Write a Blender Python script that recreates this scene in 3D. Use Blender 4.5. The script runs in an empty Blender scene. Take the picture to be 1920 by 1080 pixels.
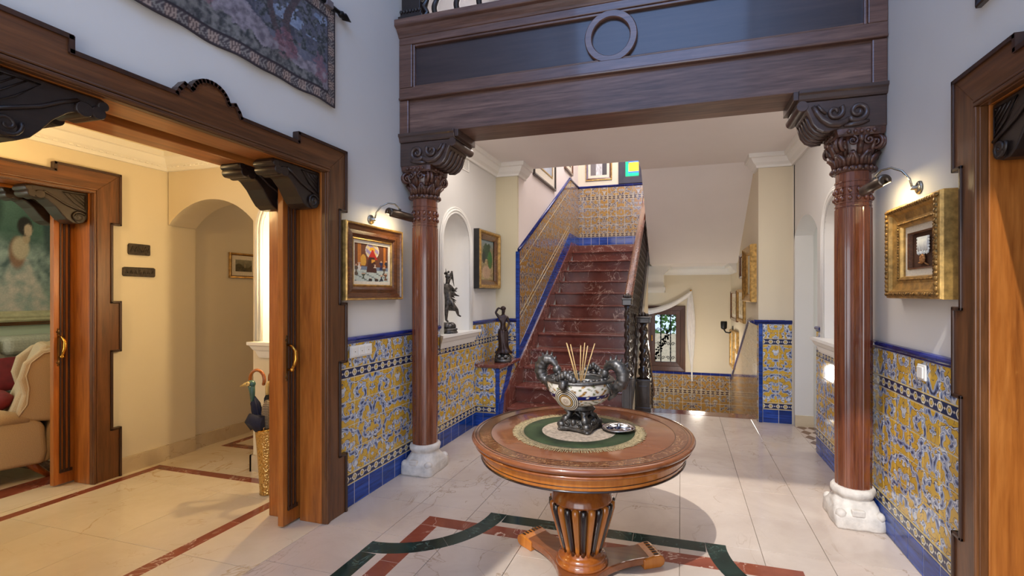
import bpy, math, random
from mathutils import Vector, Matrix, noise as mnoise

RNG = random.Random(11)
SC = bpy.context.scene
COL = SC.collection
PI = math.pi

def lin(c):
    c /= 255.0
    return c / 12.92 if c <= 0.04045 else ((c + 0.055) / 1.055) ** 2.4
def C(r, g, b): return (lin(r), lin(g), lin(b), 1.0)

# ------------------------------------------------------------------ camera
cam = bpy.data.cameras.new('camera')
cam.lens = 16.48; cam.sensor_width = 36.0; cam.sensor_fit = 'HORIZONTAL'
cam.shift_x = -0.0319; cam.shift_y = 0.0057
cam.clip_start = 0.05; cam.clip_end = 200
cam_o = bpy.data.objects.new('camera', cam); COL.objects.link(cam_o)
cam_o.location = (0, 0, 1.5); cam_o.rotation_euler = (PI / 2, 0, math.radians(16.22))
SC.camera = cam_o

# ------------------------------------------------------------------ world, exposure
w = bpy.data.worlds.new('sky'); SC.world = w; w.use_nodes = True
bg = w.node_tree.nodes['Background']; bg.inputs[0].default_value = (0.62, 0.78, 1.0, 1); bg.inputs[1].default_value = 1.6
SC.view_settings.view_transform = 'Standard'; SC.view_settings.look = 'None'
SC.view_settings.gamma = 1.0; SC.view_settings.exposure = 0.0; SC.view_settings.use_curve_mapping = False
SC.cycles.sample_clamp_indirect = 6.0
SC.cycles.caustics_reflective = False; SC.cycles.caustics_refractive = False
SC.cycles.max_bounces = 7; SC.cycles.diffuse_bounces = 4

# sun on the garden outside the stair window
sun = bpy.data.lights.new('sun', 'SUN'); sun.energy = 3.0; sun.angle = 0.01; sun.color = (1, 0.95, 0.85)
so = bpy.data.objects.new('sun', sun); COL.objects.link(so); so.rotation_euler = (math.radians(42), 0, math.radians(-12))

def area(name, loc, target, sx, sy, power, col):
    l = bpy.data.lights.new(name, 'AREA'); l.shape = 'RECTANGLE'; l.size = sx; l.size_y = sy
    l.energy = power; l.color = col
    o = bpy.data.objects.new(name, l); COL.objects.link(o); o.location = loc
    o.rotation_euler = (Vector(target) - Vector(loc)).to_track_quat('-Z', 'Y').to_euler()
    return o
def bulb(name, loc, power, col, r=0.05):
    l = bpy.data.lights.new(name, 'POINT'); l.energy = power; l.color = col; l.shadow_soft_size = r
    o = bpy.data.objects.new(name, l); COL.objects.link(o); o.location = loc
    return o
# daylight through the entrance glazing and the high window, both in the wall behind the camera
area('daylight_entrance', (-0.5, -1.93, 1.25), (-0.5, 1.6, 0.0), 2.6, 2.2, 50, (1.0, 0.94, 0.90))
area('daylight_high_window', (-0.4, -2.03, 6.0), (-0.4, 3, 4.2), 3.0, 2.3, 135, (0.24, 0.46, 1.0))
# daylight from the stair window, the upper stairwell and the passage behind the right arch
area('daylight_stairwell', (-1.1, 7.3, 5.45), (-1.2, 7.2, 2), 1.4, 2.6, 140, (1.0, 0.92, 0.92))
area('daylight_passage', (2.9, 5.45, 1.5), (1.2, 5.4, 1.2), 0.8, 1.8, 14, (1.0, 0.98, 0.92))
area('daylight_living_room', (-5.9, 0.3, 1.6), (-6.0, 3.2, 1.0), 1.6, 1.8, 30, (0.93, 1.0, 0.95))
# interior lamps and added fill lights
bulb('hall_fill_light', (-0.5, 0.6, 2.7), 3, (1.0, 0.86, 0.70), 0.25)  # added fill light, no chandelier behind it
area('lobby_fill_light', (-0.5, 4.12, 3.10), (-0.5, 4.4, 0), 3.0, 0.5, 42, (1.0, 0.90, 0.82))  # added soft fill for the lobby, tucked out of view behind the beam
bulb('lower_flight_fill', (0.25, 8.0, 0.30), 26, (1.0, 0.90, 0.78), 0.12)  # added low fill brightening the soffit, no fixture here
bulb('side_hall_light', (-3.85, 1.5, 2.3), 27, (1.0, 0.66, 0.29), 0.12)
bulb('corridor_light', (-3.6, 4.6, 2.2), 5, (1.0, 0.68, 0.34), 0.1)
bulb('niche_light', (-2.90, 3.085, 1.66), 34, (1.0, 0.72, 0.36), 0.025)
bulb('living_room_light', (-5.9, 2.6, 2.5), 14, (1.0, 0.84, 0.62), 0.15)

# ------------------------------------------------------------------ mesh builder
class MB:
    def __init__(s): s.v = []; s.f = []; s.sm = []
    def add(s, vs, fs, smooth=False):
        b = len(s.v); s.v += [tuple(p) for p in vs]
        s.f += [tuple(i + b for i in f) for f in fs]; s.sm += [smooth] * len(fs)
        return s
    def box(s, x0, y0, z0, x1, y1, z1):
        return s.add([(x0,y0,z0),(x1,y0,z0),(x1,y1,z0),(x0,y1,z0),(x0,y0,z1),(x1,y0,z1),(x1,y1,z1),(x0,y1,z1)],
                     [(0,3,2,1),(4,5,6,7),(0,1,5,4),(1,2,6,5),(2,3,7,6),(3,0,4,7)])
    def hexa(s, a, b):  # two quads joined
        return s.add(list(a) + list(b), [(3,2,1,0),(4,5,6,7),(0,1,5,4),(1,2,6,5),(2,3,7,6),(3,0,4,7)])
    def prism(s, poly, axis, a, b, smooth=False):
        f = {'x': lambda p, t: (t, p[0], p[1]), 'y': lambda p, t: (p[0], t, p[1]), 'z': lambda p, t: (p[0], p[1], t)}[axis]
        n = len(poly)
        s.add([f(p, a) for p in poly] + [f(p, b) for p in poly], [tuple(range(n))[::-1], tuple(range(n, 2 * n))])
        base = len(s.v) - 2 * n
        for i in range(n):
            j = (i + 1) % n
            s.f.append((base + i, base + j, base + n + j, base + n + i)); s.sm.append(smooth)
        return s
    def loops(s, loops, close=True, caps=True, smooth=True):
        n = len(loops[0]); vs = [p for l in loops for p in l]; fs = []
        for k in range(len(loops) - 1):
            for i in range(n if close else n - 1):
                j = (i + 1) % n
                fs.append((k*n+i, k*n+j, (k+1)*n+j, (k+1)*n+i))
        s.add(vs, fs, smooth)
        if caps:
            b = len(s.v) - len(vs)
            s.f.append(tuple(b + i for i in range(n))[::-1]); s.sm.append(False)
            s.f.append(tuple(b + (len(loops)-1)*n + i for i in range(n))); s.sm.append(False)
        return s
    def lathe(s, prof, n=32, c=(0,0,0), smooth=True, caps=True, a0=0.0, fn=None):
        L = []
        for r, z in prof:
            l = []
            for i in range(n):
                a = a0 + 2 * PI * i / n; rr = r * (fn(a, z) if fn else 1)
                l.append((c[0] + rr * math.cos(a), c[1] + rr * math.sin(a), c[2] + z))
            L.append(l)
        return s.loops(L, True, caps, smooth)
    def tube(s, pts, r, n=8, caps=True, flat=1.0):
        P = [Vector(p) for p in pts]; m = len(P); L = []; up = None
        for i in range(m):
            t = (P[min(i+1, m-1)] - P[max(i-1, 0)])
            if t.length < 1e-9: t = Vector((0, 0, 1))
            t.normalize()
            if up is None:
                up = Vector((0, 0, 1)) if abs(t.z) < 0.9 else Vector((1, 0, 0))
            a = up - t * up.dot(t)
            if a.length < 1e-5: a = t.orthogonal()
            a.normalize(); b = t.cross(a); up = a
            rr = r[i] if isinstance(r, (list, tuple)) else r
            L.append([tuple(P[i] + a * (rr * flat * math.cos(2*PI*k/n)) + b * (rr * math.sin(2*PI*k/n))) for k in range(n)])
        return s.loops(L, True, caps, True)
    def ball(s, c, r, n=10, m=6):
        if not isinstance(r, (list, tuple)): r = (r, r, r)
        L = []
        for k in range(m + 1):
            ph = -PI/2 + PI * k / m; cr = max(math.cos(ph), 0.02)
            L.append([(c[0] + r[0]*cr*math.cos(2*PI*i/n), c[1] + r[1]*cr*math.sin(2*PI*i/n), c[2] + r[2]*math.sin(ph)) for i in range(n)])
        return s.loops(L)
    def cyl(s, a, b, r, n=16): return s.tube([a, b], r, n)

def build(name, mb, mat, parent=None, loc=(0,0,0), rot=None, bevel=0.0, seg=2, mesh=None):
    if mesh is None:
        me = bpy.data.meshes.new(name); me.from_pydata(mb.v, [], mb.f)
        me.polygons.foreach_set('use_smooth', mb.sm); me.materials.append(mat); me.update()
    else: me = mesh
    o = bpy.data.objects.new(name, me); COL.objects.link(o); o.location = loc
    if rot: o.rotation_euler = rot
    if parent: o.parent = parent
    if bevel:
        m = o.modifiers.new('bevel', 'BEVEL'); m.width = bevel; m.segments = seg; m.limit_method = 'ANGLE'; m.angle_limit = 0.6
    return o
def tag(o, label, cat, group=None, kind=None):
    o['label'] = label; o['category'] = cat
    if group: o['group'] = group
    if kind: o['kind'] = kind
    return o
def thing(name, label, cat, loc=(0,0,0), rz=0.0, group=None, kind=None):
    o = bpy.data.objects.new(name, None); COL.objects.link(o); o.location = loc; o.rotation_euler = (0, 0, rz)
    o.empty_display_size = 0.1
    return tag(o, label, cat, group, kind)
def struct(name, mb, mat, label, cat, bevel=0.0):
    return tag(build(name, mb, mat, bevel=bevel), label, cat, kind='structure')
def copy_tree(o, parent=None, loc=None, rz=None):
    c = o.copy(); COL.objects.link(c); c.parent = parent
    if loc is not None: c.location = loc
    if rz is not None: c.rotation_euler = (0, 0, rz)
    for ch in list(o.children): copy_tree(ch, c)
    return c

# ------------------------------------------------------------------ materials
class NT:
    def __init__(s, name):
        s.m = bpy.data.materials.new(name); s.m.use_nodes = True; s.t = s.m.node_tree
        s.b = s.t.nodes['Principled BSDF']
    def n(s, typ, **kw):
        x = s.t.nodes.new(typ)
        for k, v in kw.items(): setattr(x, k, v)
        return x
    def l(s, a, b): s.t.links.new(a, b)
    def val(s, sock, v):
        if hasattr(v, 'links') or isinstance(v, bpy.types.NodeSocket): s.l(v, sock)
        else: sock.default_value = v
    def math(s, op, a, b=None, c=None):
        x = s.n('ShaderNodeMath', operation=op); s.val(x.inputs[0], a)
        if b is not None: s.val(x.inputs[1], b)
        if c is not None: s.val(x.inputs[2], c)
        return x.outputs[0]
    def pos(s, scale=(1,1,1), kind='Object', rot=(0,0,0)):
        if kind == 'World': src = s.n('ShaderNodeNewGeometry').outputs['Position']
        else: src = s.n('ShaderNodeTexCoord').outputs[kind]
        m = s.n('ShaderNodeMapping'); s.l(src, m.inputs[0]); m.inputs['Scale'].default_value = scale; m.inputs['Rotation'].default_value = rot
        return m.outputs[0]
    def noise(s, vec, scale, detail=4.0, rough=0.55, dist=0.0):
        x = s.n('ShaderNodeTexNoise'); s.l(vec, x.inputs['Vector']); x.inputs['Scale'].default_value = scale
        x.inputs['Detail'].default_value = detail; x.inputs['Roughness'].default_value = rough; x.inputs['Distortion'].default_value = dist
        return x.outputs['Fac']
    def ramp(s, fac, stops, interp='LINEAR'):
        x = s.n('ShaderNodeValToRGB'); s.l(fac, x.inputs[0]); r = x.color_ramp; r.interpolation = interp
        while len(r.elements) < len(stops): r.elements.new(0.5)
        for e, (p, c) in zip(r.elements, stops): e.position = p; e.color = c
        return x.outputs[0]
    def mix(s, fac, a, b, mode='MIX'):
        x = s.n('ShaderNodeMix', data_type='RGBA', blend_type=mode)
        s.val(x.inputs[0], fac); s.val(x.inputs[6], a); s.val(x.inputs[7], b)
        return x.outputs[2]
    def bump(s, h, strength=0.2, dist=0.01):
        x = s.n('ShaderNodeBump'); x.inputs['Strength'].default_value = strength; x.inputs['Distance'].default_value = dist
        s.l(h, x.inputs['Height']); s.l(x.outputs[0], s.b.inputs['Normal'])
    def set(s, color=None, rough=None, metal=None, coat=None, spec=None):
        if color is not None: s.val(s.b.inputs['Base Color'], color)
        if rough is not None: s.val(s.b.inputs['Roughness'], rough)
        if metal is not None: s.b.inputs['Metallic'].default_value = metal
        if coat is not None: s.b.inputs['Coat Weight'].default_value = coat; s.b.inputs['Coat Roughness'].default_value = 0.08
        if spec is not None: s.b.inputs['Specular IOR Level'].default_value = spec
        return s.m
def grey(v): return (v, v, v, 1)

def mat_paint(name, col, rough=0.75):
    t = NT(name); n = t.noise(t.pos((1,1,1), 'World'), 3.0, 3)
    c2 = tuple(x * 0.94 for x in col[:3]) + (1,)
    t.bump(t.noise(t.pos((1,1,1), 'World'), 160, 2), 0.05, 0.002)
    return t.set(t.mix(n, c2, col), rough)
def mat_wood(name, dark, mid, light, axis='z', rough=0.35, scale=1.0, coat=0.25, kind='Object'):
    t = NT(name); sc = {'x': (0.6, 9, 9), 'y': (9, 0.6, 9), 'z': (9, 9, 0.6)}[axis]
    v = t.pos(tuple(k * scale for k in sc), kind)
    n1 = t.noise(v, 1.6, 6, 0.62, 1.2); n2 = t.noise(v, 9.0, 3, 0.6)
    c = t.ramp(n1, [(0.28, dark), (0.5, mid), (0.72, light)])
    c = t.mix(0.35, c, t.ramp(n2, [(0.3, dark), (0.7, light)]), 'MIX')
    t.bump(n2, 0.04, 0.003)
    return t.set(c, rough, coat=coat)
def mat_plain(name, col, rough=0.5, metal=0.0, coat=None, var=0.12, scale=14, bump=0.0, bscale=60):
    t = NT(name); n = t.noise(t.pos(), scale, 4)
    c2 = tuple(x * (1 - 2*var) for x in col[:3]) + (1,); c3 = tuple(min(1, x * (1 + var)) for x in col[:3]) + (1,)
    if bump: t.bump(t.noise(t.pos(), bscale, 4), bump, 0.006)
    return t.set(t.ramp(n, [(0.3, c2), (0.7, c3)]), rough, metal, coat)
def mat_marble(name, a, b, vein, rough=0.12, scale=2.0, vw=0.03, world=True, vary=0.06):
    t = NT(name); v = t.pos((1,1,1), 'World' if world else 'Object')
    n = t.noise(v, scale * 1.6, 7, 0.62, 0.6)
    base = t.ramp(n, [(0.3, a), (0.68, b)])
    n2 = t.noise(v, scale * 1.3, 5, 0.55, 1.6)
    d = t.math('ABSOLUTE', t.math('SUBTRACT', n2, 0.5))
    vm = t.ramp(d, [(0.0, grey(1)), (vw, grey(0))])
    n3 = t.noise(v, scale * 0.9, 2)
    vm = t.math('MULTIPLY', vm, t.ramp(n3, [(0.45, grey(0)), (0.6, grey(1))]))
    c = t.mix(vm, base, vein)
    rnd = t.n('ShaderNodeObjectInfo').outputs['Random']
    c = t.mix(1.0, c, t.ramp(rnd, [(0, grey(1 - vary)), (1, grey(1))]), 'MULTIPLY')
    return t.set(c, rough)
def mat_attr(name, rough=0.6, grain=60.0):
    t = NT(name); a = t.n('ShaderNodeVertexColor'); a.layer_name = 'paint'
    n = t.noise(t.pos(), grain, 4)
    t.bump(n, 0.12, 0.004)
    return t.set(t.mix(1.0, a.outputs[0], t.ramp(n, [(0.3, grey(0.8)), (0.7, grey(1.0))]), 'MULTIPLY'), rough)

WALL = mat_paint('white_wall_paint', C(218, 216, 212))
CREAM = mat_paint('cream_wall_paint', C(226, 214, 188))
CEIL = mat_paint('ceiling_paint', C(242, 236, 232))
PLASTER = mat_paint('white_plaster_moulding', C(240, 238, 232), 0.55)
SAGE = mat_paint('sage_wall_paint', C(202, 212, 190))
WD, WM, WL_ = C(60, 34, 16), C(98, 59, 30), C(126, 80, 44)
CASING = mat_wood('casing_pine_upright', WD, WM, WL_, 'z', 0.36)
CASING_H = mat_wood('casing_pine_level', WD, WM, WL_, 'x', 0.36)
BEAD = mat_wood('dark_edge_bead', C(38, 20, 12), C(52, 28, 16), C(70, 40, 24), 'z', 0.4)
LINING = mat_wood('honey_pine_lining', C(122, 64, 22), C(168, 96, 36), C(192, 120, 54), 'z', 0.32)
BLACKWOOD = mat_wood('ebonised_carved_wood', C(24, 17, 14), C(36, 25, 20), C(52, 37, 29), 'x', 0.4, 1.0, 0.12)
CORBEL = mat_wood('dark_carved_corbel_wood', C(56, 42, 36), C(72, 54, 46), C(94, 72, 62), 'x', 0.34)
BEAM = mat_wood('rough_sawn_beam_wood', C(58, 40, 33), C(98, 70, 58), C(144, 110, 94), 'x', 0.5, 0.8, 0.05)
RAIL = mat_wood('beam_frame_wood', C(66, 43, 34), C(98, 67, 54), C(130, 96, 80), 'x', 0.36)
PANEL = mat_wood('dark_beam_panel_wood', C(42, 30, 29), C(54, 40, 38), C(68, 51, 48), 'x', 0.40, 0.6, 0.25)
SHAFT = mat_wood('red_varnished_shaft', C(66, 28, 14), C(112, 56, 30), C(146, 84, 50), 'z', 0.24, 1.0, 0.8)
CAPITAL = mat_plain('brown_carved_capital', C(92, 58, 44), 0.38, 0, 0.4, 0.3, 22, 0.5, 50)
STONE = mat_plain('rough_white_stone', C(214, 206, 196), 0.9, 0, None, 0.1, 18, 0.6, 40)
RAILING = mat_plain('black_brown_railing_wood', C(44, 30, 22), 0.28, 0, 0.5, 0.2, 20)
HANDRAIL = mat_wood('mahogany_handrail', C(70, 34, 24), C(104, 58, 42), C(140, 88, 66), 'y', 0.2, 1.0, 0.8)
CREAM_MARBLE = mat_marble('cream_marble', C(190, 173, 160), C(210, 195, 182), C(170, 150, 130), 0.12, 1.2, 0.008)
SIDE_MARBLE = mat_marble('cream_marble_side_hall', C(212, 196, 168), C(228, 214, 190), C(196, 168, 128), 0.13, 1.2, 0.012)
RED_MARBLE = mat_marble('red_marble', C(122, 58, 44), C(150, 82, 62), C(226, 196, 176), 0.11, 2.6, 0.014, True, 0.16)
STAIR_MARBLE = mat_marble('red_stair_marble', C(100, 50, 41), C(126, 71, 58), C(214, 182, 164), 0.14, 3.2, 0.020, True, 0.1)
GREEN_MARBLE = mat_marble('dark_green_marble', C(16, 34, 32), C(36, 60, 54), C(88, 112, 104), 0.12, 5.0, 0.015, True, 0.1)
SKIRT = mat_marble('beige_marble_skirting', C(196, 176, 142), C(216, 200, 170), C(160, 130, 92), 0.2, 1.4, 0.012)
GROUT = mat_plain('pale_grout', C(136, 122, 106), 0.9)
TGROUT = mat_plain('tile_grout', C(206, 202, 186), 0.8)
GOLD = mat_plain('gilt_wood', C(200, 158, 88), 0.34, 0.6, None, 0.25, 25, 0.2, 60)
GOLD_DARK = mat_plain('old_gilt_carving', C(150, 112, 56), 0.42, 0.65, None, 0.4, 60, 0.5, 90)
BROWNFRAME = mat_wood('brown_frame_wood', C(54, 28, 16), C(90, 50, 26), C(134, 84, 44), 'x', 0.25, 2.0, 0.6)
DARKFRAME = mat_plain('dark_frame_back', C(44, 42, 40), 0.5)
LINEN = mat_plain('cream_linen_mount', C(226, 216, 196), 0.85, 0, None, 0.06, 80)
BRASS = mat_plain('polished_brass', C(214, 160, 70), 0.2, 1.0, None, 0.1)
LAMPBRONZE = mat_plain('brown_lamp_metal', C(96, 84, 72), 0.3, 0.85)
STEEL = mat_plain('nickel_metal', C(170, 164, 150), 0.25, 0.9)
BRONZE = mat_plain('black_bronze', C(104, 101, 98), 0.4, 0.8, None, 0.4, 30, 0.3, 60)
BRONZE_BROWN = mat_plain('brown_bronze', C(58, 40, 36), 0.34, 0.45, None, 0.3, 30, 0.2, 60)
PLASTIC = mat_plain('white_plastic', C(232, 230, 224), 0.35, 0, None, 0.02)
IRON = mat_plain('black_iron', C(26, 25, 26), 0.45, 0.5)
SILVER = mat_plain('polished_silver', C(210, 210, 214), 0.12, 1.0, None, 0.04)
CANVAS = mat_attr('painted_canvas')
TAPESTRY = mat_attr('woven_tapestry', 0.95, 240)
CERAMIC = mat_attr('painted_ceramic', 0.12, 20)
GREYROCK = mat_plain('dark_slate', C(62, 52, 42), 0.7, 0, None, 0.35, 40, 0.8, 50)

def mat_blue_tile(name, base):
    t = NT(name); v = t.pos((1.2, 1.2, 14), 'World')
    n = t.noise(v, 3.0, 4, 0.6, 0.5)
    d = tuple(x * 0.45 for x in base[:3]) + (1,); li = tuple(min(1, x * 1.6 + 0.01) for x in base[:3]) + (1,)
    c = t.ramp(n, [(0.3, d), (0.5, base), (0.72, li)])
    c = t.mix(1.0, c, t.ramp(t.n('ShaderNodeObjectInfo').outputs['Random'], [(0, grey(0.62)), (1, grey(1))]), 'MULTIPLY')
    return t.set(c, 0.1)
BLUE_TILE = mat_blue_tile('blue_glazed_tile', C(24, 66, 152))
RAIL_TILE = mat_blue_tile('dark_blue_rail_tile', C(30, 48, 128))

def mat_azulejo(name, yellow, orange, pale, midb, dark, soften=0.0):
    t = NT(name)
    p = t.n('ShaderNodeNewGeometry').outputs['Position']
    sx = t.n('ShaderNodeSeparateXYZ'); t.l(p, sx.inputs[0])
    u = t.math('ADD', sx.outputs[0], sx.outputs[1])
    u = t.math('PINGPONG', t.math('ADD', u, 20.13), 0.327)
    cb = t.n('ShaderNodeCombineXYZ'); t.l(u, cb.inputs[0]); t.l(sx.outputs[2], cb.inputs[1])
    wn = t.n('ShaderNodeTexNoise', noise_dimensions='3D'); t.l(cb.outputs[0], wn.inputs['Vector']); wn.inputs['Scale'].default_value = 9
    ws = t.n('ShaderNodeVectorMath', operation='MULTIPLY_ADD'); t.l(wn.outputs['Color'], ws.inputs[0])
    ws.inputs[1].default_value = (0.05, 0.05, 0); t.l(cb.outputs[0], ws.inputs[2]); q = ws.outputs[0]
    def scroll(scale, k, arms, seed):
        off = t.n('ShaderNodeVectorMath', operation='ADD'); t.l(q, off.inputs[0]); off.inputs[1].default_value = (seed, seed * 0.7, 0)
        vo = t.n('ShaderNodeTexVoronoi', voronoi_dimensions='2D'); t.l(off.outputs[0], vo.inputs['Vector'])
        vo.inputs['Scale'].default_value = scale; vo.inputs['Randomness'].default_value = 0.75
        df = t.n('ShaderNodeVectorMath', operation='SUBTRACT'); t.l(off.outputs[0], df.inputs[0]); t.l(vo.outputs['Position'], df.inputs[1])
        s2 = t.n('ShaderNodeSeparateXYZ'); t.l(df.outputs[0], s2.inputs[0])
        ln = t.n('ShaderNodeVectorMath', operation='LENGTH'); t.l(df.outputs[0], ln.inputs[0])
        th = t.math('ARCTAN2', s2.outputs[1], s2.outputs[0])
        sc = t.n('ShaderNodeSeparateColor'); t.l(vo.outputs['Color'], sc.inputs[0])
        sg = t.math('SUBTRACT', t.math('MULTIPLY', t.math('GREATER_THAN', sc.outputs[0], 0.5), 2.0), 1.0)
        ph = t.math('ADD', t.math('MULTIPLY', th, float(arms)), t.math('MULTIPLY', t.math('MULTIPLY', ln.outputs['Value'], k), sg))
        ph = t.math('ADD', ph, t.math('MULTIPLY', sc.outputs[1], 6.28))
        return t.math('SINE', ph), ln.outputs['Value']
    s1, r1 = scroll(6.5, 62.0, 1, 3.1)
    s3, r3 = scroll(13.0, 70.0, 2, 7.7)
    f = t.math('ADD', t.math('MULTIPLY', s1, 0.62), t.math('MULTIPLY', s3, 0.38))
    f = t.math('MULTIPLY_ADD', f, 0.5, 0.5)
    ground = t.mix(t.noise(t.pos((1,1,1), 'World'), 7, 3), yellow, orange)
    ink = t.ramp(f, [(0.0, dark), (0.485, dark), (0.50, dark), (0.53, pale), (0.62, pale), (0.68, midb), (0.715, dark), (0.75, pale), (0.86, midb), (1.0, dark)])
    mask = t.ramp(f, [(0.455, grey(0)), (0.480, grey(1))])
    small = t.math('ABSOLUTE', t.math('SUBTRACT', s3, 0.35)); twig = t.ramp(small, [(0.10, grey(1)), (0.20, grey(0))])
    ground = t.mix(t.math('MULTIPLY', twig, 0.75), ground, dark)
    c = t.mix(mask, ground, ink)
    c = t.mix(1.0, c, t.ramp(t.n('ShaderNodeObjectInfo').outputs['Random'], [(0, grey(0.86)), (1, grey(1))]), 'MULTIPLY')
    return t.set(c, 0.1)
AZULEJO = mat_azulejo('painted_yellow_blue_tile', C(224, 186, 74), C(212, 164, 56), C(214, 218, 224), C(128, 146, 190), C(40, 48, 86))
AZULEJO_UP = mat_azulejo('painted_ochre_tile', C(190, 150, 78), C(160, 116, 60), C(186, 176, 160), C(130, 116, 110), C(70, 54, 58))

def mat_border(name, dark, pale, yel):
    t = NT(name); v = t.n('ShaderNodeTexCoord').outputs['Object']
    s = t.n('ShaderNodeSeparateXYZ'); t.l(v, s.inputs[0])
    x = t.math('ABSOLUTE', t.math('SUBTRACT', t.math('PINGPONG', t.math('ADD', s.outputs[0], 10.0 * 0.0818), 0.0409), 0.02045))
    x = t.math('SUBTRACT', 0.02045, x) if False else x
    xc = t.math('PINGPONG', t.math('ADD', s.outputs[0], 0.0818 * 10), 0.0409)
    z = t.math('ABSOLUTE', s.outputs[2])
    def hexd(xx): return t.math('MAXIMUM', t.math('ADD', t.math('MULTIPLY', xx, 0.8), t.math('MULTIPLY', z, 0.6)), z)
    h = hexd(xc)
    c = t.ramp(t.math('MULTIPLY', h, 20.0), [(0.0, yel), (0.20, yel), (0.23, dark), (0.27, dark), (0.29, pale), (0.44, pale), (0.47, dark), (1.0, dark)])
    xi = t.math('SUBTRACT', 0.0409, xc)
    d2 = t.math('ADD', xi, z)
    c = t.mix(t.ramp(t.math('MULTIPLY', d2, 20.0), [(0.14, grey(1)), (0.18, grey(0))]), c, pale)
    c = t.mix(t.ramp(t.math('MULTIPLY', z, 20.0), [(0.60, grey(0)), (0.62, grey(1))]), c, yel)
    return t.set(c, 0.1)
BORDER = mat_border('hexagon_border_tile', C(44, 54, 92), C(222, 216, 196), C(216, 186, 96))
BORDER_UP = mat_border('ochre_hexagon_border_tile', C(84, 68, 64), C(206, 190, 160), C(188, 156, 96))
# ================================================================== structure
XL, XR = -2.248, 1.24          # hall side walls
YB0, YB1 = 3.40, 3.74          # gallery beam, front and back
XS, XD = -1.96, 0.87           # stair wall, wall of the lower flight
YW = 9.112                     # far wall of the stairwell
YSTUB = 5.52
TOP = 7.6
ZC = 3.12                      # lobby ceiling
ZF2 = 3.42                     # upper floor
XH = -4.465                    # far wall of the side hall
YA = 3.125                     # arch wall of the side hall
XI = -2.68                     # inner face of the left wall
TW = 0.1635                    # wall tile width
RISE, RUN = 0.19, 0.311
def tread_y(j): return 5.36 + (j - 2) * RUN

# ---------------------------------------------------------------- floors
floor = struct('floor', MB().box(-7.2, -2.2, -0.06, XR, 6.3, -0.006), GROUT, 'polished cream marble hall floor with red and green inlay', 'floor')
_slab = {}
def slab(name, x0, y0, x1, y1, z, mat, parent, t=0.02, gap=0.0016):
    w, d = round(x1 - x0, 4), round(y1 - y0, 4); key = (w, d, mat.name, t)
    if key not in _slab:
        a, b, c = w/2 - gap, d/2 - gap, 0.0012
        m = MB(); L = []
        for (hx, hy, hz) in ((a, b, -t), (a, b, -c), (a - c, b - c, 0)):
            L.append([(-hx,-hy,hz), (hx,-hy,hz), (hx,hy,hz), (-hx,hy,hz)])
        m.loops(L, smooth=False)
        me = bpy.data.meshes.new(name); me.from_pydata(m.v, [], m.f); me.materials.append(mat); _slab[key] = me
    return build(name, None, mat, parent, ((x0+x1)/2, (y0+y1)/2, z), mesh=_slab[key])
GX = [XL, -1.79, -1.365, -0.915, -0.462, -0.008, 0.449, 0.80, XR]
GY = [-1.33, -0.9, -0.46, -0.02, 0.33, 0.77, 1.212, 1.654, 2.096, 2.538, 2.98, 3.422, 3.864, 4.306, 4.748, 5.19, 5.632, 6.10]
for i in range(len(GX) - 1):
    for j in range(len(GY) - 1):
        if j < 4: continue
        slab('floor_tile', GX[i], GY[j], GX[i+1], GY[j+1], 0, CREAM_MARBLE, floor)
slab('floor_tile', XL, -2.1, XR, 0.33, 0, CREAM_MARBLE, floor)
# inlay: green frame with quarter rings at the corners and a red frame inside it
RX0, RX1, RY0, RY1 = -1.795, 0.80, 0.36, 2.983
def strip(name, x0, y0, x1, y1, mat, z=0.0009): return slab(name, x0, y0, x1, y1, z, mat, floor, 0.012, 0.0006)
def strip_run(name, x0, y0, x1, y1, mat, n, z=0.0009):
    for k in range(n):
        if x1 - x0 > y1 - y0: strip(name, x0 + (x1-x0)*k/n, y0, x0 + (x1-x0)*(k+1)/n, y1, mat, z)
        else: strip(name, x0, y0 + (y1-y0)*k/n, x1, y0 + (y1-y0)*(k+1)/n, mat, z)
RI, RO = 0.545, 0.66
strip_run('green_inlay_strip', RX0 + RO, RY1 - 0.108, RX1 - RO, RY1, GREEN_MARBLE, 3)
strip_run('green_inlay_strip', RX0, RY0 + RO, RX0 + 0.11, RY1 - RO, GREEN_MARBLE, 2)
strip_run('green_inlay_strip', RX1 - 0.11, RY0 + RO, RX1, RY1 - RO, GREEN_MARBLE, 2)
strip_run('red_inlay_strip', RX0 + 0.165, RY1 - 0.275, RX1 - 0.165, RY1 - 0.16, RED_MARBLE, 6, 0.0006)
strip_run('red_inlay_strip', RX0 + 0.165, RY0 + 0.2, RX0 + 0.285, RY1 - 0.275, RED_MARBLE, 5, 0.0006)
strip_run('red_inlay_strip', RX1 - 0.285, RY0 + 0.2, RX1 - 0.165, RY1 - 0.275, RED_MARBLE, 5, 0.0006)
for (cx, cy, a0) in ((RX0, RY1, -PI/2), (RX1, RY1, PI)):
    for half in (0, 1):
        m = MB(); L = []
        for k in range(13):
            a = a0 + (half + k/12) * PI/4 * (0.996 if half == 0 else 1)
            ca, sa = math.cos(a), math.sin(a)
            L.append([(RI*ca, RI*sa, -0.012), (RO*ca, RO*sa, -0.012), (RO*ca, RO*sa, 0), (RI*ca, RI*sa, 0)])
        m.loops(L, smooth=False)
        build('green_inlay_arc', m, GREEN_MARBLE, floor, (cx, cy, 0.0012))
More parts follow.
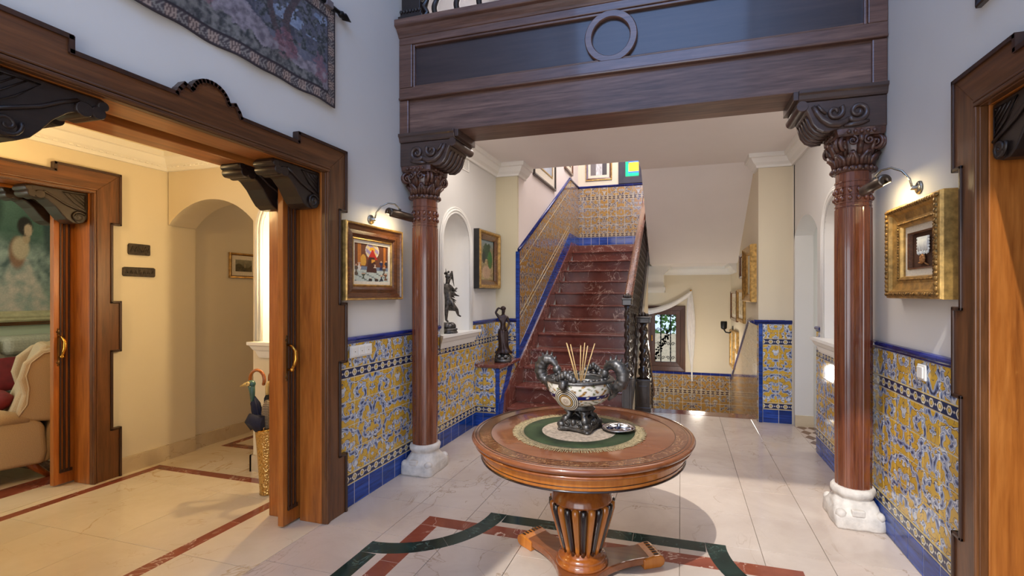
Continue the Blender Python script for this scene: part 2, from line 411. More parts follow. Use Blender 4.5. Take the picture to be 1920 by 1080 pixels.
# side hall, threshold and living room paving
SY = [-0.4, 0.55, 1.28, 2.01, 2.72, 3.125]
SX = [XH, -3.90, -3.35, -2.80, XL]
for i in range(4):
    for j in range(5): slab('floor_tile', SX[i], SY[j], SX[i+1], SY[j+1], 0, SIDE_MARBLE, floor)
strip_run('red_border_strip', -4.39, -0.3, -4.305, 2.925, RED_MARBLE, 6)
strip_run('red_border_strip', -4.39, 2.925, -2.765, 3.005, RED_MARBLE, 4)
strip_run('red_border_strip', -2.85, -0.3, -2.765, 2.925, RED_MARBLE, 6)
for i in range(4):
    for j in range(5): slab('floor_tile', -7.15 + i*0.67, -0.3 + j*0.92, -6.48 + i*0.67, 0.62 + j*0.92, 0, SIDE_MARBLE, floor)
for j in range(4): strip('red_border_strip', -5.0, 0.2 + j*0.85, -4.78, 1.04 + j*0.85, RED_MARBLE)
strip('red_border_strip', -6.9, 2.62, -5.0, 2.80, RED_MARBLE)
# corridor behind the side-hall arch
for i in range(2):
    for j in range(3): slab('floor_tile', XH + i*0.9, YA + j*0.95, XH + 0.9 + i*0.9, YA + 0.95 + j*0.95, 0, SIDE_MARBLE, floor)
strip('red_border_strip', -4.36, 3.55, -3.0, 3.64, RED_MARBLE)
strip_run('red_border_strip', -4.36, 3.64, -4.28, 5.6, RED_MARBLE, 3)
def diamond(x, y, rx, ry, mat, parent):
    m = MB().prism([(-rx, 0), (0, -ry), (rx, 0), (0, ry)], 'z', -0.01, 0)
    return build('red_diamond_inlay', m, mat, parent, (x, y, 0.001))
for k in range(3): diamond(-4.0, 3.86 + 0.42*k, 0.14, 0.18, RED_MARBLE, floor)

# ---------------------------------------------------------------- wall helpers (u along the wall, t through it)
def seg_arc(u0, u1, zs, rise, n=20):
    h = (u1 - u0) / 2
    if rise >= h - 1e-6:
        return [(u0 + h - h * math.cos(PI*k/n), zs + rise * math.sin(PI*k/n)) for k in range(n + 1)]
    R = (h*h + rise*rise) / (2*rise); a = math.asin(h / R); cz = zs + rise - R
    return [(u0 + h + R*math.sin(-a + 2*a*k/n), cz + R*math.cos(-a + 2*a*k/n)) for k in range(n + 1)]
def over_arch(m, axis, u0, u1, zs, rise, ztop, t0, t1):
    A = seg_arc(u0, u1, zs, rise)
    P = (lambda u, t, z: (t, u, z)) if axis == 'x' else (lambda u, t, z: (u, t, z))
    for (ua, za), (ub, zb) in zip(A[:-1], A[1:]):
        m.hexa([P(ua,t0,za), P(ub,t0,zb), P(ub,t0,ztop), P(ua,t0,ztop)], [P(ua,t1,za), P(ub,t1,zb), P(ub,t1,ztop), P(ua,t1,ztop)])
def niche_shell(axis, uc, hw, z0, zs, face, depth, sgn):
    # half-round recess with a domed head; sgn = direction (in t) from the face into the wall
    m = MB(); L = []; n = 16
    for z in (z0, (z0 + zs)/2, zs): L.append([(uc - hw*math.cos(PI*k/n), face + sgn*depth*math.sin(PI*k/n), z) for k in range(n + 1)])
    for q in range(1, 9):
        f = q / 8 * PI / 2
        L.append([(uc - hw*math.cos(f)*math.cos(PI*k/n), face + sgn*depth*math.cos(f)*math.sin(PI*k/n), zs + hw*math.sin(f)) for k in range(n + 1)])
    if axis == 'x': L = [[(b, a, c) for a, b, c in l] for l in L]
    m.loops(L, close=False, caps=False)
    return m
NHW = 0.30
def niche_moulding(axis, uc, z0, zs, face, out):
    # two rounded bands round the arched recess; out = unit direction from the face into the room
    m = MB()
    for rr, pr, wd in ((NHW + 0.012, 0.018, 0.012), (NHW + 0.038, 0.026, 0.014), (NHW + 0.062, 0.016, 0.011)):
        path = [(uc - rr, z0)] + [(uc - rr*math.cos(PI*k/24), zs + rr*math.sin(PI*k/24)) for k in range(25)] + [(uc + rr, z0)]
        pts = [((face + out*pr*0.4, u, z) if axis == 'x' else (u, face + out*pr*0.4, z)) for u, z in path]
        m.tube(pts, wd, 8)
    return m
def sill(axis, uc, hw, face, out, z):
    prof = [(0.0, 0.0), (0.0, 0.135), (0.085, 0.135), (0.085, 0.11), (0.07, 0.10), (0.055, 0.07), (0.04, 0.055), (0.03, 0.02), (0.022, 0.0)]
    m = MB(); L = []
    for end in (-1, 1):
        for base in ((0.0,) if False else (1.0,)):
            L.append([(uc + end*(hw + (p - 0.085)), face + out*p, z + q) for p, q in prof])
    if axis == 'x': L = [[(b, a, c) for a, b, c in l] for l in L]
    m.loops(L, smooth=False)
    return m

# ---------------------------------------------------------------- left wall, with the sliding-door opening and the niche
NU = 4.44
m = MB()
m.box(XI, -2.1, 0, XL, 0.90, TOP); m.box(XI, 0.90, 2.345, XL, 2.60, TOP)
m.box(XI, 2.60, 0, XL, NU - NHW, ZF2); m.box(XI, 2.60, ZF2, XL, YW + 0.2, TOP)
m.box(XI, NU - NHW, 0, XL, NU + NHW, 1.0); over_arch(m, 'x', NU - NHW, NU + NHW, 2.03, NHW, ZF2, XI, XL)
m.box(XI, NU + NHW, 0, XL, YSTUB, ZF2)
wall_left = struct('wall_left', m, WALL, 'tall white painted wall on the left of the hall', 'wall')
build('niche_recess', niche_shell('x', NU, NHW, 1.05, 2.03, XL, 0.24, -1), PLASTER, wall_left)
build('niche_moulding', niche_moulding('x', NU, 1.10, 2.03, XL, 1), PLASTER, wall_left)
build('niche_sill', sill('x', NU, 0.445, XL, 1, 0.966), PLASTER, wall_left)
build('niche_floor', MB().box(XL - 0.24, NU - NHW, 1.06, XL, NU + NHW, 1.10), PLASTER, wall_left)
# ---------------------------------------------------------------- right wall, with a door, a niche and the passage arch
XO = XR + 0.40; AY0, AY1 = 4.985, 5.94; NU2 = 4.46
m = MB()
m.box(XR, -2.1, 0, XO, 0.79, TOP); m.box(XR, 0.79, 2.345, XO, 2.49, TOP); m.box(XR, 2.49, 0, XO, NU2 - NHW, ZF2)
m.box(XR, NU2 - NHW, 0, XO, NU2 + NHW, 1.0); over_arch(m, 'x', NU2 - NHW, NU2 + NHW, 2.03, NHW, ZF2, XR, XO)
m.box(XR, NU2 + NHW, 0, XO, AY0, ZF2); over_arch(m, 'x', AY0, AY1, 2.12, 0.205, ZF2, XR, XR + 0.19)
m.box(XR, 2.49, ZF2, XO, YW + 0.2, TOP)
wall_right = struct('wall_right', m, WALL, 'tall white painted wall on the right of the hall', 'wall')
build('niche_recess', niche_shell('x', NU2, NHW, 1.05, 2.03, XR, 0.24, 1), PLASTER, wall_right)
build('niche_moulding', niche_moulding('x', NU2, 1.10, 2.03, XR, -1), PLASTER, wall_right)
build('niche_sill', sill('x', NU2, 0.445, XR, -1, 0.966), PLASTER, wall_right)
build('niche_floor', MB().box(XR, NU2 - NHW, 1.06, XR + 0.24, NU2 + NHW, 1.10), PLASTER, wall_right)
# passage behind the right arch
m = MB(); m.box(XR, AY1 - 0.04, 0, XR + 0.19, AY1 + 0.3, ZF2); m.box(XR + 0.19, AY1 + 0.1, 0, 3.2, AY1 + 0.3, 2.7)
m.box(XR + 0.19, 4.3, 2.6, 3.2, AY1 + 0.3, 2.7); m.box(3.1, 4.3, 0, 3.2, AY1 + 0.3, 2.7); m.box(XO, 4.3, 0, 3.2, 4.4, 2.7)
struct('wall_passage', m, WALL, 'white walls of the passage seen through the right arch', 'wall')
struct('baseboard_passage', MB().box(XR + 0.0, AY1 - 0.055, 0, XR + 0.19, AY1 - 0.04, 0.125), SKIRT, 'beige marble skirting inside the right arch', 'skirting')
pf = struct('floor_passage', MB().box(XR, 4.3, -0.06, 3.2, AY1 + 0.3, 0.0), CREAM_MARBLE, 'cream passage floor with brown diamonds at the right arch', 'floor')
BROWN_MARBLE = mat_marble('brown_marble', C(92, 62, 50), C(116, 82, 66), C(170, 140, 120), 0.15, 3.0)
for k in range(5):
    diamond(XR + 0.06, AY0 + 0.10 + 0.19*k, 0.055, 0.085, BROWN_MARBLE, pf); diamond(XR + 0.17, AY0 + 0.10 + 0.19*k, 0.055, 0.085, BROWN_MARBLE, pf)

# ---------------------------------------------------------------- stairwell walls
m = MB(); m.box(XI, YSTUB + 0.05, 0, XS, YW + 0.2, 5.6)
wall_stair = struct('wall_stair', m, mat_paint('light_tinted_stair_wall', C(232, 220, 214)), 'pale wall rising along the left of the staircase', 'wall')  # pinkish tint of the light is put into this wall colour
wall_stub = struct('wall_stub', MB().box(XI, YSTUB, 0, XS - 0.002, YSTUB + 0.06, ZF2), mat_paint('olive_cream_wall_paint', C(216, 206, 176)), 'narrow cream wall end between the left wall and the stairs', 'wall')
m = MB(); zl = -1.2; z0w, z1w, x0w, x1w = 0.07, 1.256, -0.624, 0.057
m.box(XS - 0.1, YW, zl, x0w, YW + 0.2, TOP); m.box(x1w, YW, zl, XR, YW + 0.2, TOP)
m.box(x0w, YW, zl, x1w, YW + 0.2, z0w); m.box(x0w, YW, z1w, x1w, YW + 0.2, 3.62)
m.box(x0w, YW, 3.62, x1w, YW + 0.2, TOP)
wall_back = struct('wall_back', m, CREAM, 'cream far wall of the stairwell with a small window', 'wall')
m = MB(); m.box(XD, 5.97, -1.2, XR, YW, ZC); wall_pier = struct('wall_pier', m, CREAM, 'cream pier and wall beside the descending flight', 'wall')
m = MB().box(-0.64, 5.45, -1.2, -0.56, 8.47, 0.0)
for j in range(1, 12): m.box(-0.64, tread_y(j), 0, -0.56, tread_y(j + 1), j*RISE - 0.02)
struct('wall_under_stair', m, CREAM, 'cream spandrel wall under the rising flight', 'wall')
# ceilings
m = MB(); m.box(XL, YB1, ZC, XR, 5.80, ZF2); m.box(-0.50, 5.80, ZC, XR, 6.22, ZF2); m.box(XL, 5.52, ZC, XS, 5.8, ZF2)
lobby_ceiling = struct('ceiling', m, CEIL, 'flat pale ceiling over the stair lobby', 'ceiling')
m = MB(); m.hexa([(-0.50,6.22,ZC), (XD,6.22,ZC), (XD,8.05,2.0), (-0.50,8.05,2.0)], [(-0.50,6.22,ZC+0.3), (XD,6.22,ZC+0.3), (XD,8.05,2.28), (-0.50,8.05,2.28)])
m.box(-0.50, 8.05, 2.0, XD, YW, 2.28); m.box(XS, 8.54, 2.1, -0.50, YW, 2.26)
struct('ceiling_soffit', m, CEIL, 'sloping white underside of the upper flight', 'ceiling')
struct('ceiling_upper', MB().box(XI, -2.2, TOP, XO, YB1, TOP + 0.1).box(XI, YB1, 5.6, XO, YW + 0.2, 5.7).box(XI, YB1, 5.6, XO, YB1 + 0.1, TOP), CEIL, 'high ceiling over the hall and gallery', 'ceiling')
struct('wall_bulkhead', MB().box(-0.70, 8.62, 1.60, -0.30, YW, 2.0).box(-0.70, 8.58, 1.56, -0.27, YW, 1.62).box(-0.70, 8.60, 1.52, -0.285, YW, 1.56), PLASTER, 'white boxed ledge below the soffit left of the window', 'ledge')
# front wall behind the camera with glazed entrance and a high window
m = MB(); m.box(XI, -2.2, 0, -1.95, -2.1, TOP); m.box(1.15, -2.2, 0, XO, -2.1, TOP)
m.box(-1.95, -2.2, 2.5, 1.15, -2.1, 4.85); m.box(-1.95, -2.2, 7.15, 1.15, -2.1, TOP)
struct('wall_front', m, WALL, 'white entrance wall behind the viewer', 'wall')

# ---------------------------------------------------------------- cornices
CP = [(0.0, 0.0), (0.0, -0.15), (0.025, -0.15), (0.03, -0.125), (0.06, -0.10), (0.09, -0.05), (0.115, -0.045), (0.12, 0.0)]
def cornice(name, path, z, label, inward):
    # path of (x, y) points; inward[i] = mitred offset direction at each point
    m = MB(); L = [[(x + dx*p, y + dy*p, z + q) for p, q in CP] for (x, y), (dx, dy) in zip(path, inward)]
    m.loops(L, smooth=False)
    return struct(name, m, PLASTER, label, 'cornice')
cornice('trim_cornice_lobby', [(XL, YB1), (XL, YSTUB), (XS, YSTUB), (XS, 5.80)], ZC, 'white cornice stepping round the lobby ceiling on the left', [(1, 0), (1, -1), (1, -1), (1, 0)])
cornice('trim_cornice_pier', [(XR, YB1), (XR, 5.97), (XD, 5.97), (XD, 6.22)], ZC, 'white cornice stepping round the pier on the right', [(-1, 0), (-1, -1), (-1, -1), (-1, 0)])
cornice('trim_cornice_window', [(-0.30, 8.62), (-0.30, YW), (XD, YW), (XD, 8.2)], 2.0, 'white cornice above the stair window', [(1, 0), (1, -1), (-1, -1), (-1, 0)])

# ---------------------------------------------------------------- side hall, corridor, living room shells
NX = -3.08
m = MB()
over_arch(m, 'y', -4.457, -3.481, 2.12, 0.21, 2.78, YA, YA + 0.25)
m.box(-3.481, YA, 0, NX - NHW, YA + 0.25, 2.78); m.box(NX - NHW, YA, 0, NX + NHW, YA + 0.25, 1.0)
over_arch(m, 'y', NX - NHW, NX + NHW, 2.03, NHW, 2.78, YA, YA + 0.25); m.box(NX + NHW, YA, 0, XI, YA + 0.25, 2.78)
wall_arch = struct('wall_arch', m, CREAM, 'cream side hall wall with an arched opening and a niche', 'wall')
build('niche_recess', niche_shell('y', NX, NHW, 1.05, 2.03, YA, 0.22, 1), PLASTER, wall_arch)
build('niche_moulding', niche_moulding('y', NX, 1.10, 2.03, YA, -1), PLASTER, wall_arch)
build('niche_sill', sill('y', NX, 0.38, YA, -1, 0.966), PLASTER, wall_arch)
build('niche_floor', MB().box(NX - NHW, YA, 1.06, NX + NHW, YA + 0.24, 1.10), PLASTER, wall_arch)
m = MB(); m.box(XH - 0.30, -0.4, 0, XH, 0.91, 2.78); m.box(XH - 0.30, 0.91, 2.345, XH, 2.61, 2.78); m.box(XH - 0.30, 2.61, 0, XH, YA + 0.25, 2.78)
m.box(XH - 0.30, YA + 0.25, 0, XH - 0.05, 6.1, 2.78)
wall_hall = struct('wall_side_hall', m, CREAM, 'cream far wall of the side hall around the inner doorway', 'wall')
m = MB(); m.box(XH, 6.0, 0, XI, 6.1, 2.78); m.box(-2.9, YA + 0.25, 0, XI, 6.0, 2.78); m.box(XH, YA + 0.25, 2.55, XI, 6.0, 2.65)
struct('wall_corridor', m, CREAM, 'cream corridor walls behind the arch', 'wall')
struct('wall_side_hall_near', MB().box(XH - 0.3, -0.5, 0, XI, -0.4, 2.78), CREAM, 'cream near wall of the side hall', 'wall')
struct('ceiling_side_hall', MB().box(XH - 0.3, -0.5, 2.75, XI, YA + 0.25, 2.85), mat_paint('cream_ceiling_paint', C(236, 222, 190)), 'cream side hall ceiling', 'ceiling')
cornice('trim_cornice_side_hall', [(XH, -0.4), (XH, YA), (XI, YA)], 2.75, 'cream moulded cornice with small dentils in the side hall', [(1, 0), (1, -1), (0, -1)])
dent = MB()
for k in range(70):
    y = -0.3 + k*0.048; dent.box(XH + 0.028, y, 2.628, XH + 0.045, y + 0.026, 2.652)
    x = XH + 0.06 + k*0.048
    if x < XI - 0.03: dent.box(x, YA - 0.045, 2.628, x + 0.026, YA - 0.028, 2.652)
d = build('dentil_row', dent, PLASTER, bpy.data.objects['trim_cornice_side_hall']); d['kind'] = 'stuff'
m = MB(); m.box(XH, 2.75, 0, XH + 0.02, YA, 0.135); m.box(XH - 0.05, YA + 0.25, 0, XH - 0.03, 6.0, 0.13); m.box(XH, YA - 0.02, 0, -4.457, YA + 0.25, 0.135)
m.box(-3.50, YA - 0.02, 0, XI, YA, 0.14); m.box(-3.50, YA - 0.02, 0, -3.481, YA + 0.27, 0.14)
struct('baseboard_side_hall', m, SKIRT, 'beige marble skirting round the side hall and corridor', 'skirting')
m = MB(); m.box(-7.25, -0.4, 0, -7.1, 4.6, 2.8); m.box(-7.25, 4.5, 0, XH - 0.3, 4.6, 2.8); m.box(-7.25, -0.5, 0, XH - 0.3, -0.4, 2.8); m.box(-7.25, -0.5, 2.8, XH - 0.3, 4.6, 2.9)
struct('wall_living_room', m, SAGE, 'pale sage living room walls behind the inner doorway', 'wall')

# ---------------------------------------------------------------- wall tiling
_tiles = {}
def tile_mesh(name, w, h, mat, t=0.009, gap=0.0023, c=0.0022):
    key = (name, round(w, 4), round(h, 4), mat.name)
    if key not in _tiles:
        a, b = w/2 - gap, h/2 - gap; m = MB(); L = []
        for (hx, hz, y) in ((a, b, 0.0), (a, b, -t + c), (a - c, b - c, -t)):
            L.append([(-hx, y, -hz), (hx, y, -hz), (hx, y, hz), (-hx, y, hz)])
        m.loops(L, smooth=False)
        me = bpy.data.meshes.new(name); me.from_pydata(m.v, [], m.f); me.materials.append(mat); _tiles[key] = me
    return _tiles[key]
def rail_mesh(w):
    key = ('rail', round(w, 4))
    if key not in _tiles:
        prof = [(0.0, 0.0), (-0.010, 0.0), (-0.014, 0.010), (-0.024, 0.020), (-0.026, 0.032), (-0.020, 0.043), (-0.008, 0.047), (0, 0.047)]
        m = MB().loops([[(sx*(w/2 - 0.001), y, z) for y, z in prof] for sx in (-1, 1)], smooth=False)
        me = bpy.data.meshes.new('rail_tile'); me.from_pydata(m.v, [], m.f); me.materials.append(RAIL_TILE); _tiles[key] = me
    return _tiles[key]
ROWS = [(0.0, 0.158, 'base_tile', None), (0.158, 0.236, 'border_tile', 'b'), (0.236, 0.404, 'painted_tile', 'a'), (0.404, 0.572, 'painted_tile', 'a'),
        (0.572, 0.740, 'painted_tile', 'a'), (0.740, 0.908, 'painted_tile', 'a'), (0.908, 0.980, 'border_tile', 'b'), (0.980, 1.148, 'painted_tile', 'a')]
class Dado:
    """grout backing on a wall plus its tiles; local x runs along the wall, -y out of it"""
    def __init__(s, wall, name, origin, rz, up=False):
        s.e_rz = rz; s.o = origin; s.wall = wall; s.name = name; s.up = up; s.m = MB(); s.items = []
    def span(s, us, rows=ROWS, rail=True, z0=0.0, skip=None):
        s.m.box(us[0], -0.0092, z0 + rows[0][0], us[-1], 0.0, z0 + rows[-1][1] + (0.045 if rail else 0))
        for a, b in zip(us[:-1], us[1:]):
            for (za, zb, nm, k) in rows:
                if skip and skip((a + b)/2, (za + zb)/2): continue
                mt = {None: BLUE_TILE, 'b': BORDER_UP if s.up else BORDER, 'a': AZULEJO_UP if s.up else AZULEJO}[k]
                s.items.append((nm, tile_mesh(nm, b - a, zb - za, mt), ((a + b)/2, -0.002, z0 + (za + zb)/2)))
            if rail: s.items.append(('rail_tile', rail_mesh(b - a), ((a + b)/2, -0.002, z0 + rows[-1][1])))
        return s
    def done(s):
        g = build(s.name, s.m, TGROUT, s.wall, s.o, (0, 0, s.e_rz))
        for nm, me, loc in s.items: build(nm, None, None, g, loc, mesh=me)
        return g
def marks(a, first, b, step=TW):
    us = [a]; u = first
    while u < b - 0.02:
        if u > a + 0.02: us.append(u)
        u += step
    return us + [b]
# left wall: local x = world Y
Dado(wall_left, 'tile_dado', (XL, 0, 0), PI/2).span(marks(2.62, 2.67, 4.067)).span(marks(4.067, 4.141, 4.813), ROWS[:7], False).span(marks(4.813, 4.795, 4.90)).span(marks(4.90, 4.95, YSTUB), [(0.70, 0.74, 'painted_tile', 'a')] + ROWS[5:]).done()
# right wall: local x = -Y
Dado(wall_right, 'tile_dado', (XR, 0, 0), -PI/2).span([-u for u in marks(2.50, 2.603, 4.087, 0.168)][::-1]).span([-u for u in marks(4.087, 4.115, 4.833, 0.168)][::-1], ROWS[:7], False).span([-4.985, -4.833]).done()
# stub wall face above the shelf pier, and the shelf pier itself
Dado(wall_stub, 'tile_dado', (0, YSTUB, 0), 0).span(marks(XL, XL + TW, XS - 0.005), [(0.70, 0.74, 'painted_tile', 'a')] + ROWS[5:]).done()
# pier on the right
pd = Dado(wall_pier, 'tile_dado', (0, 5.97, 0), 0).span([0.915, 1.085, 1.225]).done()
for k in range(8):
    z0, z1 = 1.16*k/8, 1.16*(k+1)/8
    build('blue_edge_tile', MB().box(0.872, -0.016, z0 + 0.001, 0.913, 0.0, z1 - 0.001), BLUE_TILE, pd, bevel=0.005)
for k in range(2): build('rail_tile', None, None, pd, (0.90 if k == 0 else 1.07, -0.004, 1.15), mesh=rail_mesh(0.16))
# far wall above the landing
UP_ROWS = [(0, 0.158, 'base_tile', None), (0.158, 0.232, 'border_tile', 'b')] + [(0.232 + 0.163*k, 0.395 + 0.163*k, 'painted_tile', 'a') for k in range(4)] + [(0.884, 0.958, 'border_tile', 'b'), (0.958, 1.121, 'painted_tile', 'a')]
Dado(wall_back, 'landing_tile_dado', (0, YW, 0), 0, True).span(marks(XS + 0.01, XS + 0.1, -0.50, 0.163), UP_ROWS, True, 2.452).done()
# far wall of the lower flight
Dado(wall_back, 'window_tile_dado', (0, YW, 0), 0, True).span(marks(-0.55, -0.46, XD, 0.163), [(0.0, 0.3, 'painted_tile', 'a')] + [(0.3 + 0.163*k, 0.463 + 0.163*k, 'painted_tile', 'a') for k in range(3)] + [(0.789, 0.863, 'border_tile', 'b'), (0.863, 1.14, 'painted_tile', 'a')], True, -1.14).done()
# raking dado of the rising flight
sl = RISE / RUN
def line_z(y, z_at): return z_at + (y - 5.36) * sl
def rake(name, wall, x, poly, mat, t=0.012, sgn=1): return build(name, MB().prism(poly, 'x', x, x + sgn*t), mat, wall)
Y0, Y1, Y2 = 5.53, 8.34, YW - 0.012
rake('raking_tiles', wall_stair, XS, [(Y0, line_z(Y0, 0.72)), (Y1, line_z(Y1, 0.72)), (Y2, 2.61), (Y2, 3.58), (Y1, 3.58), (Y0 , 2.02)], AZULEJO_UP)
rake('raking_blue_band', wall_stair, XS, [(Y0, line_z(Y0, 0.54)), (8.25, line_z(8.25, 0.54)), (8.45, 2.45), (Y2, 2.45), (Y2, 2.61), (8.34, 2.61), (Y0, line_z(Y0, 0.72))], BLUE_TILE, 0.016)
rake('raking_marble_string', wall_stair, XS, [(4.98, 0.0), (5.3, 0.0), (Y0, 0.3), (8.47, 2.2), (YW, 2.2), (YW, 2.45), (8.45, 2.45), (8.25, line_z(8.25, 0.54)), (5.05, line_z(5.05, 0.54))], STAIR_MARBLE, 0.03)
m = MB().tube([(XS + 0.012, Y0, 2.045), (XS + 0.012, Y1, 3.60), (XS + 0.012, Y2, 3.60)], 0.022, 8)
build('raking_rail', m, RAIL_TILE, wall_stair)
for k, (za, zb) in enumerate(((1.15, 3.0), (1.22, 3.06), (1.85, 3.45))):
    m = MB().tube([(XS + 0.013, Y0, za), (XS + 0.013, Y1, za + (3.58 - 2.02))], 0.004, 4)
    build('raking_liner_strip', m, mat_plain('pale_liner_glaze', C(206, 190, 150), 0.2), wall_stair)
m = MB().prism([(YSTUB - 0.012, 0.70), (YSTUB + 0.04, 0.70), (YSTUB + 0.04, 2.03), (YSTUB - 0.012, 2.03)], 'x', XS - 0.02, XS + 0.02)
build('blue_corner_strip', m, BLUE_TILE, wall_stair, bevel=0.006)
# raking dado of the lower flight
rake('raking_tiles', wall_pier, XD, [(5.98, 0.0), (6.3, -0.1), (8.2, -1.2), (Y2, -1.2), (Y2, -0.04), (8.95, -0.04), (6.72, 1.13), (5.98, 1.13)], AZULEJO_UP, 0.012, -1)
m = MB().tube([(XD - 0.01, 5.98, 1.15), (XD - 0.01, 6.72, 1.15), (XD - 0.01, 8.95, -0.02), (XD - 0.01, Y2, -0.02)], 0.02, 8)
build('raking_rail', m, RAIL_TILE, wall_pier)
# ================================================================== door sets (local x across, y into the wall, z up)
W_, W2_, w_ = 0.967, 0.906, 0.775
def crest():
    P = [(0.163, 2.418), (0.150, 2.445), (0.128, 2.475), (0.095, 2.462)]
    for k in range(13):
        a = math.radians(12) + k / 12 * math.radians(156)
        P.append((0.092*math.cos(a), 2.452 + 0.083*math.sin(a)))
    return P + [(-x, z) for x, z in reversed(P[:4])]
def bracket_mesh(flip):
    prof = [(0.0, 0.0), (-0.36, 0.0), (-0.375, -0.022), (-0.362, -0.042), (-0.345, -0.05), (-0.352, -0.07), (-0.335, -0.088), (-0.305, -0.085), (-0.275, -0.078),
            (-0.245, -0.092), (-0.20, -0.135), (-0.165, -0.185), (-0.135, -0.222), (-0.10, -0.243), (-0.06, -0.246), (-0.03, -0.235), (-0.012, -0.21), (0.0, -0.205)]
    return [(x * flip, z) for x, z in prof]
def spiral(cx, cz, r0, turns, n=26, start=0.0, sgn=1):
    return [(cx + r0*(1 - 0.86*k/n)*math.cos(start + sgn*2*PI*turns*k/n), cz + r0*(1 - 0.86*k/n)*math.sin(start + sgn*2*PI*turns*k/n)) for k in range(n + 1)]
def door_set(name, label, loc, rz, leaves):
    e = thing(name, label, 'door', loc, rz, kind='structure')
    y0 = -0.032
    for s in (1, -1):
        poly = [(w_,0),(W_,0),(W_,.40),(W2_,.40),(W2_,1.035),(W_,1.035),(W_,1.432),(W2_,1.432),(W2_,2.066),(W_,2.066),(W_,2.47),(w_,2.29)]
        build('casing_jamb', MB().prism([(x*s, z) for x, z in poly], 'y', y0, 0.0), CASING, e, bevel=0.004)
        pts = [(x*s, y0, z) for x, z in poly[1:11]]
        dense = []
        for a, b in zip(pts[:-1], pts[1:]):
            dense += [a, tuple(a[i]*0.98 + b[i]*0.02 for i in range(3)), tuple(a[i]*0.02 + b[i]*0.98 for i in range(3))]
        bm = MB()
        for a, b in zip(pts[:-1], pts[1:]): bm.box(min(a[0],b[0]) - 0.009, y0 - 0.010, min(a[2],b[2]) - (0.009 if a[2] > 0 else 0), max(a[0],b[0]) + 0.009, 0, max(a[2],b[2]) + 0.009)
        build('edge_bead', bm, BEAD, e, bevel=0.004)
        im = MB()
        for xx, ww, pp in ((w_ + 0.004, 0.018, 0.046), (w_ + 0.026, 0.012, 0.040)): im.box(min(xx*s,(xx+ww)*s), -pp, 0, max(xx*s,(xx+ww)*s), y0 + 0.004, 2.29 + (xx - w_) * 0.93)
        build('inner_moulding', im, CASING, e, bevel=0.005)
        lm = MB(); lm.box(min(w_*s,(w_+.03)*s), 0.0, 0, max(w_*s,(w_+.03)*s), 0.175, 2.32); lm.box(min(w_*s,(w_+.03)*s), 0.245, 0, max(w_*s,(w_+.03)*s), 0.43, 2.32)
        build('jamb_lining', lm, LINING, e, bevel=0.004)
        build('pocket_back', MB().box(min((w_+.03)*s,(w_+.04)*s), 0.17, 0, max((w_+.03)*s,(w_+.04)*s), 0.25, 2.32), BEAD, e)
        for yb, yt in ((0.012, 0.150), (0.262, 0.40)):
            bm = MB().prism([(x, z) for x, z in bracket_mesh(s)], 'y', yb, yt)
            b = build('bracket', bm, BLACKWOOD, e, (w_*s, 0, 2.288), bevel=0.006)
            rm = MB()
            for (cx, cz, r) in ((-0.336, -0.060, 0.026), (-0.290, -0.062, 0.030), (-0.060, -0.205, 0.036), (-0.352, -0.028, 0.020)):
                rm.cyl((cx*s, yb - 0.012, cz), (cx*s, yt + 0.006, cz), r, 16)
            build('bracket_roll', rm, BLACKWOOD, b, bevel=0.004)
            cm = MB(); sp = spiral(-0.066*s, -0.196, 0.042, 1.6, 26, 0.4, s); cm.tube([(x, yb - 0.010, z) for x, z in sp], 0.007, 6)
            cm.tube([(x*s, yb - 0.006, z) for x, z in ((-0.02,-0.16),(-0.09,-0.13),(-0.16,-0.10),(-0.22,-0.06),(-0.27,-0.035))], 0.008, 6)
            cm.tube([(x*s, yb - 0.004, z) for x, z in ((-0.02,-0.02),(-0.16,-0.02),(-0.09,-0.09),(-0.02,-0.14),(-0.02,-0.02))], 0.004, 5)
            for q in range(4): cm.tube([(-0.03*s - 0.03*q*s, yb - 0.003, -0.025), (-0.025*s, yb - 0.003, -0.03 - 0.026*q)], 0.003, 4)
            build('bracket_carving', cm, BLACKWOOD, b)
    hp = [(-w_,2.29),(w_,2.29),(W_,2.47),(.549,2.47),(.549,2.415),(.163,2.415)] + crest() + [(-.163,2.415),(-.549,2.415),(-.549,2.47),(-W_,2.47)]
    build('casing_head', MB().prism(hp, 'y', y0, 0.0), CASING_H, e, bevel=0.004)
    path = [(W_,2.47),(.549,2.47),(.549,2.415)] + crest() + [(-.549,2.415),(-.549,2.47),(-W_,2.47)]
    bm = MB()
    for a, b in zip(path[:-1], path[1:]):
        ang = math.atan2(b[1]-a[1], b[0]-a[0]); nx, nz = -math.sin(ang)*0.009, math.cos(ang)*0.009; ex, ez = math.cos(ang)*0.006, math.sin(ang)*0.006
        q = [(a[0]-ex+nx, a[1]-ez+nz), (b[0]+ex+nx, b[1]+ez+nz), (b[0]+ex-nx, b[1]+ez-nz), (a[0]-ex-nx, a[1]-ez-nz)]
        bm.prism(q, 'y', y0 - 0.010, 0.0)
    build('edge_bead', bm, BEAD, e)
    hm = MB(); hm.box(-w_-0.022, -0.046, 2.294, w_+0.022, y0+0.004, 2.312); hm.box(-w_-0.038, -0.040, 2.316, w_+0.038, y0+0.004, 2.328)
    build('inner_moulding', hm, CASING_H, e, bevel=0.005)
    lh = MB(); lh.box(-w_, 0.0, 2.29, w_, 0.175, 2.345); lh.box(-w_, 0.245, 2.275, w_, 0.43, 2.345)
    build('head_lining', lh, LINING_H, e, bevel=0.004)
    build('head_track', MB().box(-w_, 0.17, 2.33, w_, 0.25, 2.345), BEAD, e)
